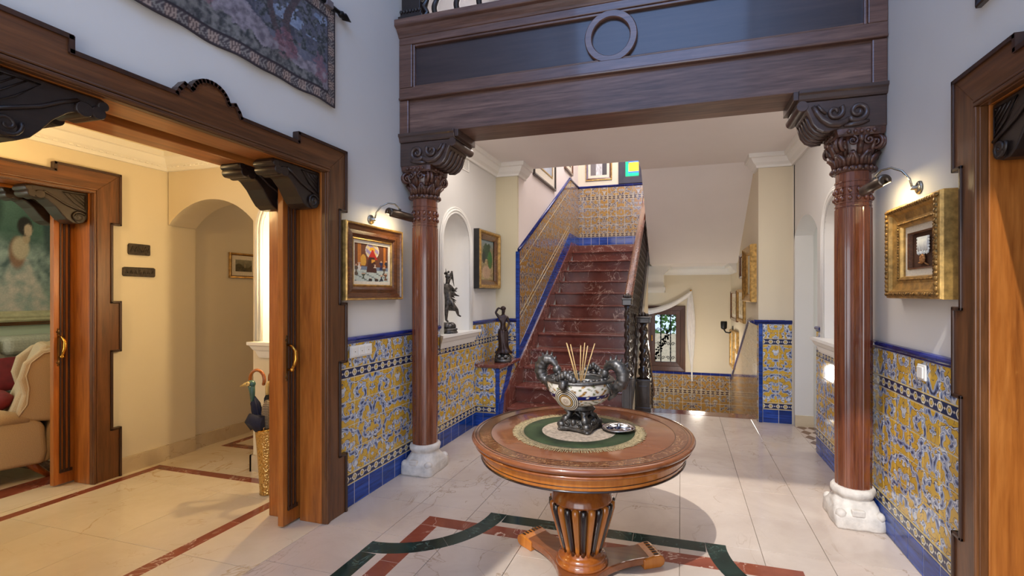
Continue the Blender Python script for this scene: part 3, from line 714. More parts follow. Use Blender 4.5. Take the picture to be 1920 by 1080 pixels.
    for s in leaves:
        xa, xb = w_*s, 0.655*s
        lf = build('sliding_leaf', MB().box(min(xa+0.02*s,xb), 0.190, 0.012, max(xa+0.02*s,xb), 0.232, 2.325), LINING, e, bevel=0.003)
        fm = MB()
        for xx, ww in ((0.690, 0.010), (0.712, 0.014), (0.742, 0.012)): fm.box(min(xx*s,(xx+ww)*s), 0.180, 0.10, max(xx*s,(xx+ww)*s), 0.191, 2.2)
        fm.box(min(.69*s,.77*s), 0.182, 0.10, max(.69*s,.77*s), 0.191, 0.125)
        build('leaf_moulding', fm, BEAD, lf, bevel=0.003)
        hm = MB(); cx = 0.688*s
        hm.tube([(cx, 0.182, 1.17), (cx, 0.150, 1.165), (cx + 0.006*s, 0.128, 1.13), (cx + 0.002*s, 0.122, 1.08), (cx - 0.004*s, 0.132, 1.04), (cx, 0.150, 1.015), (cx, 0.182, 1.01)], [0.008,0.008,0.010,0.011,0.010,0.009,0.008], 8)
        hm.ball((cx, 0.15, 1.012), 0.014, 8, 5)
        h = build('handle', hm, BRASS, lf); h['label'] = 'curved polished brass pull'
        pm = MB()
        for zc in (1.205, 0.965):
            pm.ball((cx, 0.189, zc), (0.013, 0.004, 0.020), 8, 5)
            for q in range(6): pm.ball((cx + 0.013*math.cos(q*PI/3), 0.189, zc + 0.024*math.sin(q*PI/3)), (0.006, 0.004, 0.008), 6, 4)
        pm.box(cx - 0.010, 0.186, 0.985, cx + 0.010, 0.191, 1.185)
        build('handle_plate', pm, mat_plate, lf)
    return e
LINING_H = mat_wood('honey_pine_lining_level', C(122, 64, 22), C(168, 96, 36), C(192, 120, 54), 'x', 0.32)
mat_plate = mat_plain('aged_brass_plate', C(120, 88, 48), 0.35, 0.8)
door_set('door_1', 'wide brown wood door surround with stepped edges and carved crest on the left wall', (XL, 1.750, 0), PI/2, (1,))
door_set('door_2', 'inner brown wood door surround leading from the side hall to the living room', (XH, 1.762, 0), PI/2, (1,))
door_set('door_3', 'brown wood door surround with stepped edges on the right wall', (XR, 1.634, 0), -PI/2, (-1, 1))
# room dimly seen through the right doorway
struct('wall_right_room', MB().box(XO + 0.9, -0.4, 0, XO + 1.0, 3.4, 2.8).box(XO, 3.3, 0, XO + 1.0, 3.4, 2.8).box(XO, -0.4, 2.7, XO + 1.0, 3.4, 2.8).box(XO, -0.5, 0, XO + 1.0, -0.4, 2.8), CREAM, 'cream room walls behind the right doorway', 'wall')
struct('floor_right_room', MB().box(XR, -0.5, -0.06, XO + 1.0, 3.4, -0.001), CREAM_MARBLE, 'cream floor behind the right doorway', 'floor')

# ================================================================== gallery beam
beam = thing('gallery_beam', 'long dark wooden gallery beam with recessed panel and ring, spanning the two columns', 'beam', (0, YB0, 0))
xl, xr = XL + 0.002, XR - 0.002
build('main_beam', MB().box(xl, 0.022, 2.822, xr, YB1 - YB0, 3.108), BEAM, beam, bevel=0.006)
for x0, x1 in ((xl, xl + 0.085), (xr - 0.085, xr)): build('end_block', MB().box(x0, 0.0, 2.822, x1, 0.03, 3.100), RAIL, beam, bevel=0.008)
build('lower_rail', MB().box(xl, -0.005, 3.112, xr, 0.06, 3.200), RAIL, beam, bevel=0.006)
build('lower_bead', MB().box(xl, -0.016, 3.100, xr, 0.04, 3.122), RAIL, beam, bevel=0.009)
build('upper_rail', MB().box(xl, -0.005, 3.555, xr, 0.06, 3.625), RAIL, beam, bevel=0.006)
for x0, x1 in ((xl, -2.125), (1.130, xr)): build('end_stile', MB().box(x0, -0.005, 3.200, x1, 0.06, 3.555), RAIL, beam, bevel=0.006)
build('panel', MB().box(xl, 0.032, 3.190, xr, 0.20, 3.60), PANEL, beam)
fm = MB(); fm.box(-2.125, 0.004, 3.200, -2.105, 0.04, 3.555).box(1.110, 0.004, 3.200, 1.130, 0.04, 3.555).box(-2.105, 0.004, 3.535, 1.110, 0.04, 3.555).box(-2.105, 0.004, 3.200, 1.110, 0.04, 3.214)
build('panel_moulding', fm, RAIL, beam, bevel=0.006)
rm = MB(); L = []
for k in range(65):
    a = 2*PI*k/64; L.append([(-0.491 + r*math.cos(a), y, 3.372 + r*math.sin(a)) for r, y in ((0.138, 0.04), (0.138, 0.006), (0.144, -0.002), (0.186, -0.002), (0.192, 0.006), (0.192, 0.04))])
rm.loops(L, caps=False, smooth=False); build('panel_ring', rm, RAIL, beam)
CPROF = [(0.0, 3.61), (-0.012, 3.615), (-0.018, 3.632), (-0.034, 3.652), (-0.048, 3.672), (-0.070, 3.682), (-0.074, 3.690), (-0.074, 3.735), (0.34, 3.735), (0.34, 3.61)]
build('crown_moulding', MB().loops([[(x, y, z) for y, z in CPROF] for x in (xl, xr)], smooth=False), RAIL, beam, bevel=0.003)
# balustrade on top
bal = thing('gallery_balustrade', 'dark turned wooden balustrade standing on the gallery beam', 'balustrade', (0, YB0 + 0.03, 3.735))
def carved_post(m, x, y):
    m.box(x-0.11, y-0.075, 0, x+0.11, y+0.075, 0.05); m.box(x-0.095, y-0.065, 0.05, x+0.095, y+0.065, 0.10)
    for k in range(7): m.ball((x - 0.085 + 0.028*k, y - 0.068, 0.085), (0.013, 0.012, 0.016), 8, 5)
    m.box(x-0.085, y-0.06, 0.10, x+0.085, y+0.06, 0.98); m.box(x-0.10, y-0.07, 0.98, x+0.10, y+0.07, 1.02)
    for k in range(9): m.tube([(x + 0.085, y, 0.04 + 0.1*k), (x + 0.12, y, 0.09 + 0.1*k), (x + 0.085, y, 0.14 + 0.1*k)], [0.03, 0.02, 0.03], 8)
pm = MB(); carved_post(pm, XL + 0.115, 0.02); build('corner_post', pm, BLACKWOOD, bal, bevel=0.005)
pm = MB(); carved_post(pm, XR - 0.115, 0.02); build('corner_post', pm, BLACKWOOD, bal, bevel=0.005)
def twist_mesh(prof, n=12, k=2, amp=0.2, pitch=36.0):
    return MB().lathe(prof, n, fn=lambda a, z: 1 + (amp*math.cos(k*a - pitch*z)))
bm = MB()
bm.lathe([(0.030, 0), (0.030, 0.02), (0.018, 0.03), (0.026, 0.05), (0.016, 0.065)], 12)
tw = [(0.024, 0.065 + 0.018*k) for k in range(42)]
L = []
for r, z in tw:
    cx, cy = 0.012*math.cos(34*z), 0.012*math.sin(34*z)
    L.append([(cx + r*math.cos(2*PI*i/10), cy + r*math.sin(2*PI*i/10), z) for i in range(10)])
bm.loops(L); bm.lathe([(0.016, 0.82), (0.026, 0.84), (0.018, 0.86), (0.03, 0.875), (0.03, 0.90)], 12)
b0 = build('baluster', bm, BLACKWOOD, bal, (-1.935, 0.02, 0))
for k in range(1, 16):
    c = b0.copy(); COL.objects.link(c); c.location = (-1.935 + 0.199*k, 0.02, 0)
build('handrail', MB().box(XL + 0.22, -0.03, 0.90, XR - 0.22, 0.07, 0.97), RAIL, bal, bevel=0.015)

# ================================================================== columns
def column(name, label, cx, wall_x, s):
    # s = +1: the corbel reaches towards +x
    cy = 3.565; e = thing(name, label, 'column', (cx, cy, 0))
    wx = wall_x - cx                      # wall face in local x
    m = MB(); L = []
    hx0, hx1 = abs(wx) - 0.004, 0.148
    def sq(hx, hy, z, p, off=0.0):
        l = []
        for i in range(40):
            a = 2*PI*i/40; ca, sa = math.cos(a), math.sin(a)
            q = (abs(ca)**p + abs(sa)**p) ** (-1/p)
            l.append((off + hx*q*ca + 0.003*math.sin(7*a + 40*z), hy*q*sa + 0.003*math.cos(9*a + 30*z), z))
        return l
    o = s*0.003
    for hx, hy, z, p in ((0.138,0.166,0.0,14), (0.140,0.169,0.012,14), (0.140,0.168,0.075,12), (0.136,0.160,0.092,8), (0.128,0.145,0.105,5), (0.128,0.136,0.125,3), (0.122,0.128,0.140,2.4),
                         (0.112,0.117,0.160,2), (0.110,0.112,0.172,2), (0.120,0.124,0.182,2), (0.128,0.130,0.200,2), (0.126,0.128,0.220,2), (0.114,0.114,0.236,2)):
        L.append(sq(hx, hy, z, p, o))
    m.loops(L); b = build('stone_base', m, STONE, e)
    sm = MB()
    for sy in (-1, 1):
        sm.ball((s*0.108, sy*0.135, 0.088), (0.034, 0.036, 0.030), 10, 6); sm.ball((-s*0.108, sy*0.135, 0.088), (0.028, 0.036, 0.030), 10, 6)
    sm.box(-0.055, -0.168, 0.085, 0.02, -0.12, 0.125)
    build('base_spur', sm, STONE, b, bevel=0.01)
    n = 14
    def flute(a, z):
        k = (a * n / (2*PI)) % 1.0
        return 1.0 + 0.018*math.cos(2*PI*k) - (0.035 if (k < 0.06 or k > 0.94) else 0.0)
    sm = MB().lathe([(0.104, 0.215), (0.106, 0.6), (0.107, 1.2), (0.107, 1.8), (0.106, 2.06)], n*8, fn=flute, smooth=False)
    sm.lathe([(0.104, 2.05), (0.103, 2.30)], n, smooth=False)
    sh = build('shaft', sm, SHAFT, e)
    rm = MB()
    for z in (2.075, 2.10, 2.15, 2.20, 2.235): rm.lathe([(0.100, z - 0.006), (0.1075, z - 0.004), (0.1075, z + 0.004), (0.100, z + 0.006)], n*2, smooth=False)
    for q in range(n):
        a = 2*PI*(q + 0.5)/n
        rm.ball((0.105*math.cos(a), 0.105*math.sin(a), 2.125), (0.016, 0.016, 0.018), 6, 4); rm.ball((0.105*math.cos(a), 0.105*math.sin(a), 2.175), (0.014, 0.014, 0.02), 6, 4)
    build('shaft_carving', rm, SHAFT, sh)
    # capital
    cp = MB().lathe([(0.106, 2.295), (0.118, 2.30), (0.120, 2.312), (0.108, 2.325), (0.106, 2.36), (0.116, 2.40), (0.128, 2.43), (0.135, 2.46), (0.140, 2.52)], 32)
    L = []
    for z, hh in ((2.508, 0.134), (2.520, 0.140), (2.555, 0.142)): L.append([(p[0], p[1]*1.12, p[2]) for p in sq(hh, hh, z, 12)])
    cp.loops(L, smooth=False)
    cap = build('capital', cp, CAPITAL, e)
    bd = MB()
    for q in range(20):
        a = 2*PI*q/20; bd.ball((0.121*math.cos(a), 0.121*math.sin(a), 2.313), 0.0165, 8, 6)
    build('bead_ring', bd, CAPITAL, cap)
    lv = MB()
    for q in range(10):
        a = 2*PI*q/10; ca, sa = math.cos(a), math.sin(a)
        for dz, hh, out in ((2.335, 0.075, 0.02),):
            for dd in (-0.2, 0, 0.2):
                c2, s2 = math.cos(a + dd), math.sin(a + dd)
                lv.tube([(0.108*c2, 0.108*s2, dz), (0.116*c2, 0.116*s2, dz + 0.04), ((0.13 + out)*ca, (0.13 + out)*sa, dz + hh), ((0.135 + out)*ca, (0.135 + out)*sa, dz + hh - 0.012)], [0.014, 0.016, 0.014, 0.006], 6)
        a += PI/10; ca, sa = math.cos(a), math.sin(a)
        lv.tube([(0.115*ca, 0.115*sa, 2.40), (0.135*ca, 0.135*sa, 2.45), (0.152*ca, 0.152*sa, 2.485), (0.165*ca, 0.165*sa, 2.475)], [0.018, 0.020, 0.015, 0.008], 6)
    build('acanthus_ring', lv, CAPITAL, cap)
    for sx in (-1, 1):
        for sy in (-1, 1):
            d = Vector((sx, sy*1.1, 0)).normalized(); t = Vector((-d.y, d.x, 0))
            vm = MB(); R0 = 0.046
            pts = []
            for k in range(30):
                a = PI*0.6 - 2*PI*1.7*k/29; r = R0*(1 - 0.82*k/29)
                pts.append(Vector((0, 0, 2.462)) + d*(0.150 + r*math.cos(a)) + Vector((0, 0, r*math.sin(a))))
            for off in (-0.014, 0.014): vm.tube([tuple(p + t*off) for p in pts], [0.013*(1 - 0.4*k/29) for k in range(30)], 6)
            vm.tube([tuple(d*0.10 + Vector((0,0,2.42)) ), tuple(d*0.125 + Vector((0,0,2.47))), tuple(d*0.15 + Vector((0,0,2.508)))], [0.016, 0.020, 0.014], 6)
            build('volute', vm, CAPITAL, cap)
    om = MB()
    for face in range(4):
        a = face*PI/2; ca, sa = math.cos(a), math.sin(a)
        def F(u, v, z): return (ca*v - sa*u, (sa*v + ca*u), z)
        dep = 0.142 if face % 2 == 0 else 0.159
        for u in (-0.07, -0.035, 0.0, 0.035, 0.07): om.ball(F(u, dep, 2.532), (0.014, 0.014, 0.014), 8, 5)
        for sg in (-1, 1): om.tube([F(sg*x, dep - 0.012, z) for x, z in spiral(0.045, 2.478, 0.030, 1.4, 18, PI/2)], 0.008, 6)
        om.ball(F(0, dep - 0.005, 2.49), (0.02, 0.02, 0.026), 8, 5)
    build('capital_ornament', om, CAPITAL, cap)
    # corbel
    P = [(wx, 2.556), (s*0.148, 2.556), (s*0.175, 2.545), (s*0.215, 2.548), (s*0.250, 2.568), (s*0.275, 2.60), (s*0.290, 2.640), (s*0.302, 2.675), (s*0.315, 2.70), (s*0.33, 2.752), (wx, 2.752)]
    cb = build('corbel', MB().prism(P, 'y', -0.152, 0.165), CORBEL, e, bevel=0.008)
    build('corbel_moulding', MB().loops([[(x, y, z) for y, z in ((-0.158, 2.752), (-0.166, 2.765), (-0.172, 2.79), (-0.184, 2.80), (-0.184, 2.822), (0.185, 2.822), (0.165, 2.752))] for x in (wx, s*0.36 )], smooth=False)
          .loops([[(s*(0.36 + a), y, z) for y, z in ((-0.16, 2.765), (-0.16, 2.822), (0.17, 2.822), (0.17, 2.765))] for a in (0.0, 0.03)], smooth=False), CORBEL, cb, bevel=0.003)
    rl = MB()
    N = 26
    prof = [(0.032 + 0.003*math.sin(k*PI), -0.165 + 0.345*k/N) for k in range(N + 1)]
    L = []
    for k in range(N*2 + 1):
        r = 0.033 + (0.0025 if k % 2 else 0); y = -0.165 + 0.345*k/(N*2)
        L.append([(s*0.338 + r*math.cos(2*PI*i/16), y, 2.722 + r*math.sin(2*PI*i/16)) for i in range(16)])
    rl.loops(L); build('corbel_roll', rl, CORBEL, cb)
    cr = MB(); yf = -0.158
    S = lambda pts, r: cr.tube([(s*x, yf, z) for x, z in pts], r, 8)
    S(spiral(0.020, 2.658, 0.062, 1.5, 30, -0.6, -1), [0.019*(1 - 0.35*k/30) for k in range(31)])
    S([(0.07, 2.625), (0.09, 2.60), (0.13, 2.585), (0.18, 2.595), (0.22, 2.625), (0.25, 2.665), (0.275, 2.715)], [0.012, 0.019, 0.024, 0.024, 0.021, 0.017, 0.013])
    S(spiral(0.150, 2.668, 0.050, 1.2, 24, 2.4, 1), [0.017*(1 - 0.35*k/24) for k in range(25)])
    S([(-0.04, 2.595), (0.0, 2.585), (0.05, 2.578), (0.10, 2.572)], [0.009, 0.016, 0.017, 0.008])
    S([(0.20, 2.66), (0.23, 2.69), (0.25, 2.72)], [0.010, 0.012, 0.008])
    for k in range(4): cr.ball((s*(0.03 + 0.025*k), yf + 0.003, 2.612 - 0.006*k), (0.014, 0.010, 0.010), 8, 5)
    build('scroll_relief', cr, CORBEL, cb)
    um = MB()
    for yy in (-0.10, -0.04, 0.02, 0.08, 0.13): um.tube([(s*x, yy, z - 0.003) for x, z in ((0.16, 2.55), (0.215, 2.55), (0.25, 2.57), (0.276, 2.602), (0.292, 2.645), (0.303, 2.68))], [0.01, 0.016, 0.018, 0.016, 0.012, 0.008], 6)
    build('acanthus_underside', um, CORBEL, cb)
    return e
column('column', 'red varnished wooden column on white stone base against the left wall', -2.103, XL, 1)
column('column', 'red varnished wooden column on white stone base against the right wall', 1.098, XR, -1)

# ================================================================== staircase
st = thing('staircase', 'rising flight of red veined marble steps with dark railing', 'staircase', (0, 0, 0))
for j in range(1, 12):
    y = tread_y(j); z = j*RISE
    tr = build('tread', MB().box(XS + 0.03, y, z - 0.03, -0.63, y + RUN + 0.03, z), STAIR_MARBLE, st, bevel=0.010)
    build('riser', MB().box(XS + 0.03, y + 0.035, z - RISE, -0.63, y + 0.055, z - 0.03), STAIR_MARBLE, st)
y = tread_y(12)
build('landing', MB().box(XS + 0.03, y, 2.25, -0.63, YW, 2.28), STAIR_MARBLE, st, bevel=0.006)
build('riser', MB().box(XS + 0.03, y + 0.022, 2.28 - RISE, -0.63, y + 0.045, 2.25), STAIR_MARBLE, st)
build('landing_skirting', MB().box(XS + 0.03, YW - 0.02, 2.28, -0.50, YW - 0.002, 2.45), STAIR_MARBLE, st)
# bottom step runs on a little wider
# railing of the rising flight
rail = thing('stair_railing', 'dark carved stair railing with twisted newel and mahogany handrail beside the red steps', 'railing', (-0.58, 0, 0))
def newel(parent, x, y, z, h, base_h, hw):
    bm = MB().box(x-hw, y-hw, z, x+hw, y+hw, z+base_h).box(x-hw-.012, y-hw-.012, z, x+hw+.012, y+hw+.012, z+0.07).box(x-hw-.008, y-hw-.008, z+base_h-.03, x+hw+.008, y+hw+.008, z+base_h)
    bm.box(x-hw*0.6, y-hw-0.006, z+0.12, x+hw*0.6, y-hw, z+base_h-0.08)
    build('newel_base', bm, RAILING, parent, bevel=0.006)
    L = []; z0 = z + base_h; z1 = z + h - 0.09
    tm = MB().lathe([(hw*0.9, z0), (hw*0.55, z0+0.03), (hw*0.8, z0+0.06), (hw*0.8, z0+0.12), (hw*0.5, z0+0.14), (hw*0.62, z0+0.17)], 16, (x, y, 0))
    N = 60
    for k in range(N + 1):
        zz = z0 + 0.17 + (z1 - z0 - 0.17)*k/N; l = []
        for i in range(14):
            a = 2*PI*i/14; r = hw*0.55*(1 + 0.22*math.cos(2*a - 55*zz)); l.append((x + r*math.cos(a), y + r*math.sin(a), zz))
        L.append(l)
    tm.loops(L); build('twisted_shaft', tm, RAILING, parent)
    cm = MB().box(x-hw*.95, y-hw*.95, z1, x+hw*.95, y+hw*.95, z1+0.07).box(x-hw*1.1, y-hw*1.1, z1+0.06, x+hw*1.1, y+hw*1.1, z1+0.085)
    build('newel_cap', cm, RAILING, parent, bevel=0.008)
    fm = MB()
    for k in range(8): fm.ball((x + hw*0.6*math.cos(k*PI/4), y + hw*0.6*math.sin(k*PI/4), z1 + 0.10), (0.018, 0.018, 0.022), 8, 5)
    fm.ball((x, y, z1 + 0.11), (0.03, 0.03, 0.03), 10, 6); build('finial', fm, RAILING, parent)
newel(rail, 0.0, 5.32, 0.0, 1.46, 0.57, 0.055)
yA, yB = 5.36, 8.50
def hand_z(y): return 1.40 + (y - yA) * sl
L = []
for yy, zz in ((yA - 0.02, hand_z(yA)), (yB, hand_z(yB))):
    L.append([(x, yy, zz + q) for x, q in ((-0.045, 0.0), (-0.05, 0.02), (-0.03, 0.04), (0.0, 0.046), (0.03, 0.04), (0.05, 0.02), (0.045, 0.0), (0.03, -0.02), (-0.03, -0.02))])
build('handrail', MB().loops(L, smooth=False), HANDRAIL, rail, bevel=0.004)
L = []
for yy in (yA, yB): L.append([(x, yy, 0.30 + (yy - yA)*sl + q) for x, q in ((-0.045, -0.18), (-0.045, 0.06), (0.045, 0.06), (0.045, -0.18))])
build('string_board', MB().loops(L, smooth=False), RAILING, rail, bevel=0.006)
bm = MB(); hB = 1.06; L = []
bm.box(-0.022, -0.022, 0, 0.022, 0.022, 0.12); bm.box(-0.022, -0.022, hB - 0.12, 0.022, 0.022, hB)
for k in range(41):
    z = 0.12 + (hB - 0.24)*k/40; cx, cy = 0.008*math.cos(60*z), 0.008*math.sin(60*z)
    L.append([(cx + 0.018*math.cos(2*PI*i/8), cy + 0.018*math.sin(2*PI*i/8), z) for i in range(8)])
bm.loops(L); bo = build('baluster', bm, RAILING, rail, (0, yA + 0.16, 0.36 + 0.16*sl))
for k in range(1, 20):
    yy = yA + 0.16 + 0.155*k
    if yy > yB - 0.05: break
    c = bo.copy(); COL.objects.link(c); c.location = (0, yy, 0.36 + (yy - yA)*sl)
newel(rail, 0.0, 8.53, 2.28, 1.45, 0.40, 0.055)
# descending flight
ds = thing('descending_stair', 'red brown marble flight going down towards the small window', 'staircase', (0, 0, 0))
build('nosing_strip', MB().box(-0.40, 6.08, -0.05, XD - 0.012, 6.30, 0.002), STAIR_MARBLE, ds, bevel=0.004)
for j in range(1, 7):
    z = -j*RISE; y = 6.29 + (j - 1)*RUN
    build('tread', MB().box(-0.56, y, z - 0.03, XD - 0.012, y + RUN + 0.02, z), STAIR_MARBLE, ds, bevel=0.005)
    build('riser', MB().box(-0.56, y - 0.02, z, XD - 0.012, y + 0.004, z + RISE - 0.03), STAIR_MARBLE, ds)
build('lower_landing', MB().box(-0.56, 8.16, -1.2, XD, YW, -1.14), CREAM_MARBLE, ds)
r2 = thing('lower_stair_railing', 'dark twisted newel and sloping handrail of the descending flight', 'railing', (-0.46, 0, 0))
newel(r2, 0.0, 6.10, 0.0, 1.22, 0.42, 0.085)
L = []
for yy, zz in ((6.12, 1.05), (8.2, 1.05 - 2.08*sl)):
    L.append([(x, yy, zz + q) for x, q in ((-0.04, 0.0), (-0.03, 0.04), (0.03, 0.04), (0.04, 0.0), (0.03, -0.02), (-0.03, -0.02))])
build('handrail', MB().loops(L, smooth=False), HANDRAIL, r2, bevel=0.004)
for k in range(11):
    yy = 6.28 + 0.17*k
    c = bpy.data.objects.new('baluster', bo.data); COL.objects.link(c); c.parent = r2; c.location = (0, yy, 1.05 - (yy - 6.12)*sl - 1.05); c.scale = (1, 1, 1)
# landing of the return flight: steps above the soffit
rf = thing('return_flight', 'upper flight of marble steps above the white soffit', 'staircase', (0, 0, 0))
for j in range(1, 7):
    y = 8.47 - j*RUN; z = 2.28 + j*RISE
    build('tread', MB().box(-0.50, y, z - 0.03, XD, y + RUN + 0.02, z), STAIR_MARBLE, rf)
    build('riser', MB().box(-0.50, y + RUN - 0.03, z - RISE, XD, y + RUN, z - 0.03), STAIR_MARBLE, rf)
# shelf pier beside the stairs
sp = thing('tiled_shelf_pier', 'tiled pier with red marble shelf left of the stairs', 'shelf', (XL, 4.90, 0))
pw = XS - XL
build('core', MB().box(0.0, 0.0, 0, pw - 0.006, YSTUB - 4.90, 0.665), TGROUT, sp)
build('marble_top', MB().prism([(-0.0, -0.035), (pw + 0.02, -0.035), (pw + 0.05, 0.02), (pw + 0.05, 0.60), (-0.0, 0.60)], 'z', 0.668, 0.705), STAIR_MARBLE, sp, bevel=0.008)
for (za, zb, nm, k) in ROWS[:5] + [(0.572, 0.665, 'painted_tile', 'a')]:
    if (za, zb) == (0.572, 0.740): continue
    for a, b in ((0.0, 0.10), (0.10, pw - 0.035)):
        build(nm, None, None, sp, ((a+b)/2, -0.002, (za+zb)/2), mesh=tile_mesh(nm, b - a, zb - za, {None: BLUE_TILE, 'b': BORDER, 'a': AZULEJO}[k]))
for k in range(4): build('blue_edge_tile', MB().box(pw - 0.034, -0.014, 0.166*k + 0.001, pw + 0.004, 0.02, 0.166*(k+1) - 0.001), BLUE_TILE, sp, bevel=0.005)
build('side_tiles', MB().prism([(0.02, 0.0), (0.60, 0.0), (0.60, 0.665), (0.02, 0.665)], 'x', pw - 0.006, pw + 0.003), AZULEJO, sp)
build('side_blue_band', MB().prism([(0.02, 0.02), (0.24, 0.36), (0.45, 0.665), (0.30, 0.665), (0.02, 0.28)], 'x', pw - 0.004, pw + 0.008), BLUE_TILE, sp)
# ================================================================== round table
TX, TY = -0.515, 2.49
TAB = mat_wood('cherry_tabletop', C(112, 60, 33), C(134, 76, 44), C(148, 92, 56), 'x', 0.2, 0.5, 0.7)
HONEY = mat_wood('honey_apron_wood', C(168, 92, 26), C(190, 112, 36), C(208, 132, 52), 'z', 0.22, 0.5, 0.7)
HONEY2 = mat_wood('turned_amber_wood', C(118, 58, 18), C(150, 80, 28), C(176, 102, 42), 'z', 0.2, 0.6, 0.8)
EBONY = mat_plain('ebony_stain', C(36, 20, 14), 0.2, 0, 0.7)
def mat_inlay_band():
    t = NT('floral_inlay_band'); v = t.pos()
    n = t.noise(v, 34, 3, 0.5, 1.5)
    c = t.ramp(n, [(0.46, C(112, 62, 34)), (0.53, C(112, 62, 34)), (0.57, C(160, 116, 76)), (0.63, C(142, 96, 60)), (0.68, C(104, 58, 32))])
    return t.set(c, 0.2, coat=0.8)
BAND = mat_inlay_band()
tb = thing('pedestal_table', 'round inlaid wooden pedestal table in the middle of the hall', 'table', (TX, TY, 0))
build('tabletop', MB().lathe([(0.02, 0.728), (0.545, 0.728), (0.564, 0.731), (0.578, 0.738), (0.584, 0.746), (0.588, 0.754), (0.584, 0.761), (0.574, 0.765), (0.02, 0.765)], 96), TAB, tb)
L = [[(r*math.cos(2*PI*i/96), r*math.sin(2*PI*i/96), z) for i in range(96)] for r, z in ((0.490, 0.7645), (0.490, 0.7656), (0.548, 0.7656), (0.548, 0.7645))]
build('inlay_band', MB().loops(L, caps=False, smooth=False), BAND, tb)
for r in (0.488, 0.550, 0.566):
    L = [[((r + dr)*math.cos(2*PI*i/96), (r + dr)*math.sin(2*PI*i/96), z) for i in range(96)] for dr, z in ((-0.0015, 0.7645), (-0.0015, 0.7660), (0.0015, 0.7660), (0.0015, 0.7645))]
    build('inlay_line', MB().loops(L, caps=False, smooth=False), EBONY, tb)
build('edge_moulding', MB().lathe([(0.50, 0.712), (0.557, 0.712), (0.568, 0.717), (0.572, 0.723), (0.568, 0.730), (0.50, 0.730)], 96), HONEY2, tb)
build('apron', MB().lathe([(0.45, 0.656), (0.537, 0.656), (0.539, 0.66), (0.542, 0.70), (0.548, 0.714), (0.45, 0.714)], 96), HONEY, tb)
for z in (0.703, 0.672):
    build('stringing_line', MB().lathe([(0.53, z), (0.5435 if z > 0.69 else 0.5415, z), (0.5435 if z > 0.69 else 0.5415, z + 0.003), (0.53, z + 0.003)], 96, smooth=False), EBONY, tb)
build('apron_base', MB().lathe([(0.45, 0.645), (0.530, 0.645), (0.541, 0.649), (0.541, 0.656), (0.45, 0.657)], 96), EBONY, tb)
build('neck', MB().lathe([(0.115, 0.402), (0.166, 0.402), (0.165, 0.412), (0.154, 0.438), (0.134, 0.466), (0.114, 0.480), (0.119, 0.490), (0.119, 0.500), (0.108, 0.508), (0.110, 0.520), (0.106, 0.54), (0.100, 0.645), (0.13, 0.66)], 48), HONEY2, tb)
urn = [(0.098, 0.135), (0.108, 0.17), (0.122, 0.225), (0.137, 0.285), (0.150, 0.335), (0.159, 0.372), (0.160, 0.392), (0.15, 0.406)]
build('urn_core', MB().lathe([(r - 0.004, z) for r, z in urn], 48), HONEY2, tb)
for k in range(24):
    a = 2*PI*k/24; ca, sa = math.cos(a), math.sin(a); pts = []; rr = []
    for r, z in urn: pts.append((r*ca, r*sa, z)); rr.append(r*0.125)
    rr[-1] *= 0.45; pts[-1] = ((urn[-1][0] - 0.004)*ca, (urn[-1][0] - 0.004)*sa, urn[-1][1])
    build('gadroon', MB().tube(pts, rr, 8), EBONY if k % 2 else HONEY, tb)
build('foot_ring', MB().lathe([(0.10, 0.06), (0.138, 0.06), (0.142, 0.072), (0.136, 0.086), (0.126, 0.092), (0.130, 0.100), (0.127, 0.110), (0.112, 0.118), (0.104, 0.126), (0.107, 0.134), (0.098, 0.142)], 48), HONEY2, tb)
arms = [math.radians(a) for a in (31, 149, 270)]
poly = []
for k in range(3):
    a, b = arms[k], arms[(k+1) % 3] + (2*PI if k == 2 else 0)
    R1 = 0.40
    pa = Vector((math.cos(a)*R1, math.sin(a)*R1)); pb = Vector((math.cos(b)*R1, math.sin(b)*R1))
    na = Vector((-math.sin(a), math.cos(a)))*0.075; nb = Vector((-math.sin(b), math.cos(b)))*0.075
    A0, B0 = pa + na, pb - nb; mid = (A0 + B0)/2; ctrl = mid.normalized()*0.03 if mid.length > 0 else mid
    poly.append(pa - na) if k == 0 else None
    for q in range(13):
        t = q/12; p = A0*(1-t)**2 + ctrl*2*t*(1-t) + B0*t*t; poly.append(p)
poly = [tuple(p) for p in poly[1:]]
build('platform', MB().prism(poly, 'z', 0.022, 0.062), TAB, tb, bevel=0.006)
for a in arms:
    ca, sa = math.cos(a), math.sin(a); fm = MB(); prof = []
    for q in range(15):
        t = q/14*PI*1.35; prof.append((0.395 + 0.045*math.sin(t)*0.9 + 0.012, 0.034 - 0.03*math.cos(t)*1.0))
    prof = [(0.33, 0.0), (0.43, 0.0), (0.452, 0.012), (0.458, 0.034), (0.448, 0.056), (0.425, 0.068), (0.395, 0.068), (0.33, 0.055)]
    l1 = [(r*ca + 0.078*sa, r*sa - 0.078*ca, z) for r, z in prof]; l2 = [(r*ca - 0.078*sa, r*sa + 0.078*ca, z) for r, z in prof]
    f = build('scroll_foot', fm.loops([l1, l2], smooth=False), HONEY, tb, bevel=0.006)
    lm = MB()
    for q in range(6):
        o = -0.06 + 0.024*q; lm.box(-0.012, o - 0.005, 0.068, 0.012, o + 0.005, 0.0705)
    build('toe_inlay', lm, EBONY, f, (0.41*ca, 0.41*sa, 0), (0, 0, a))
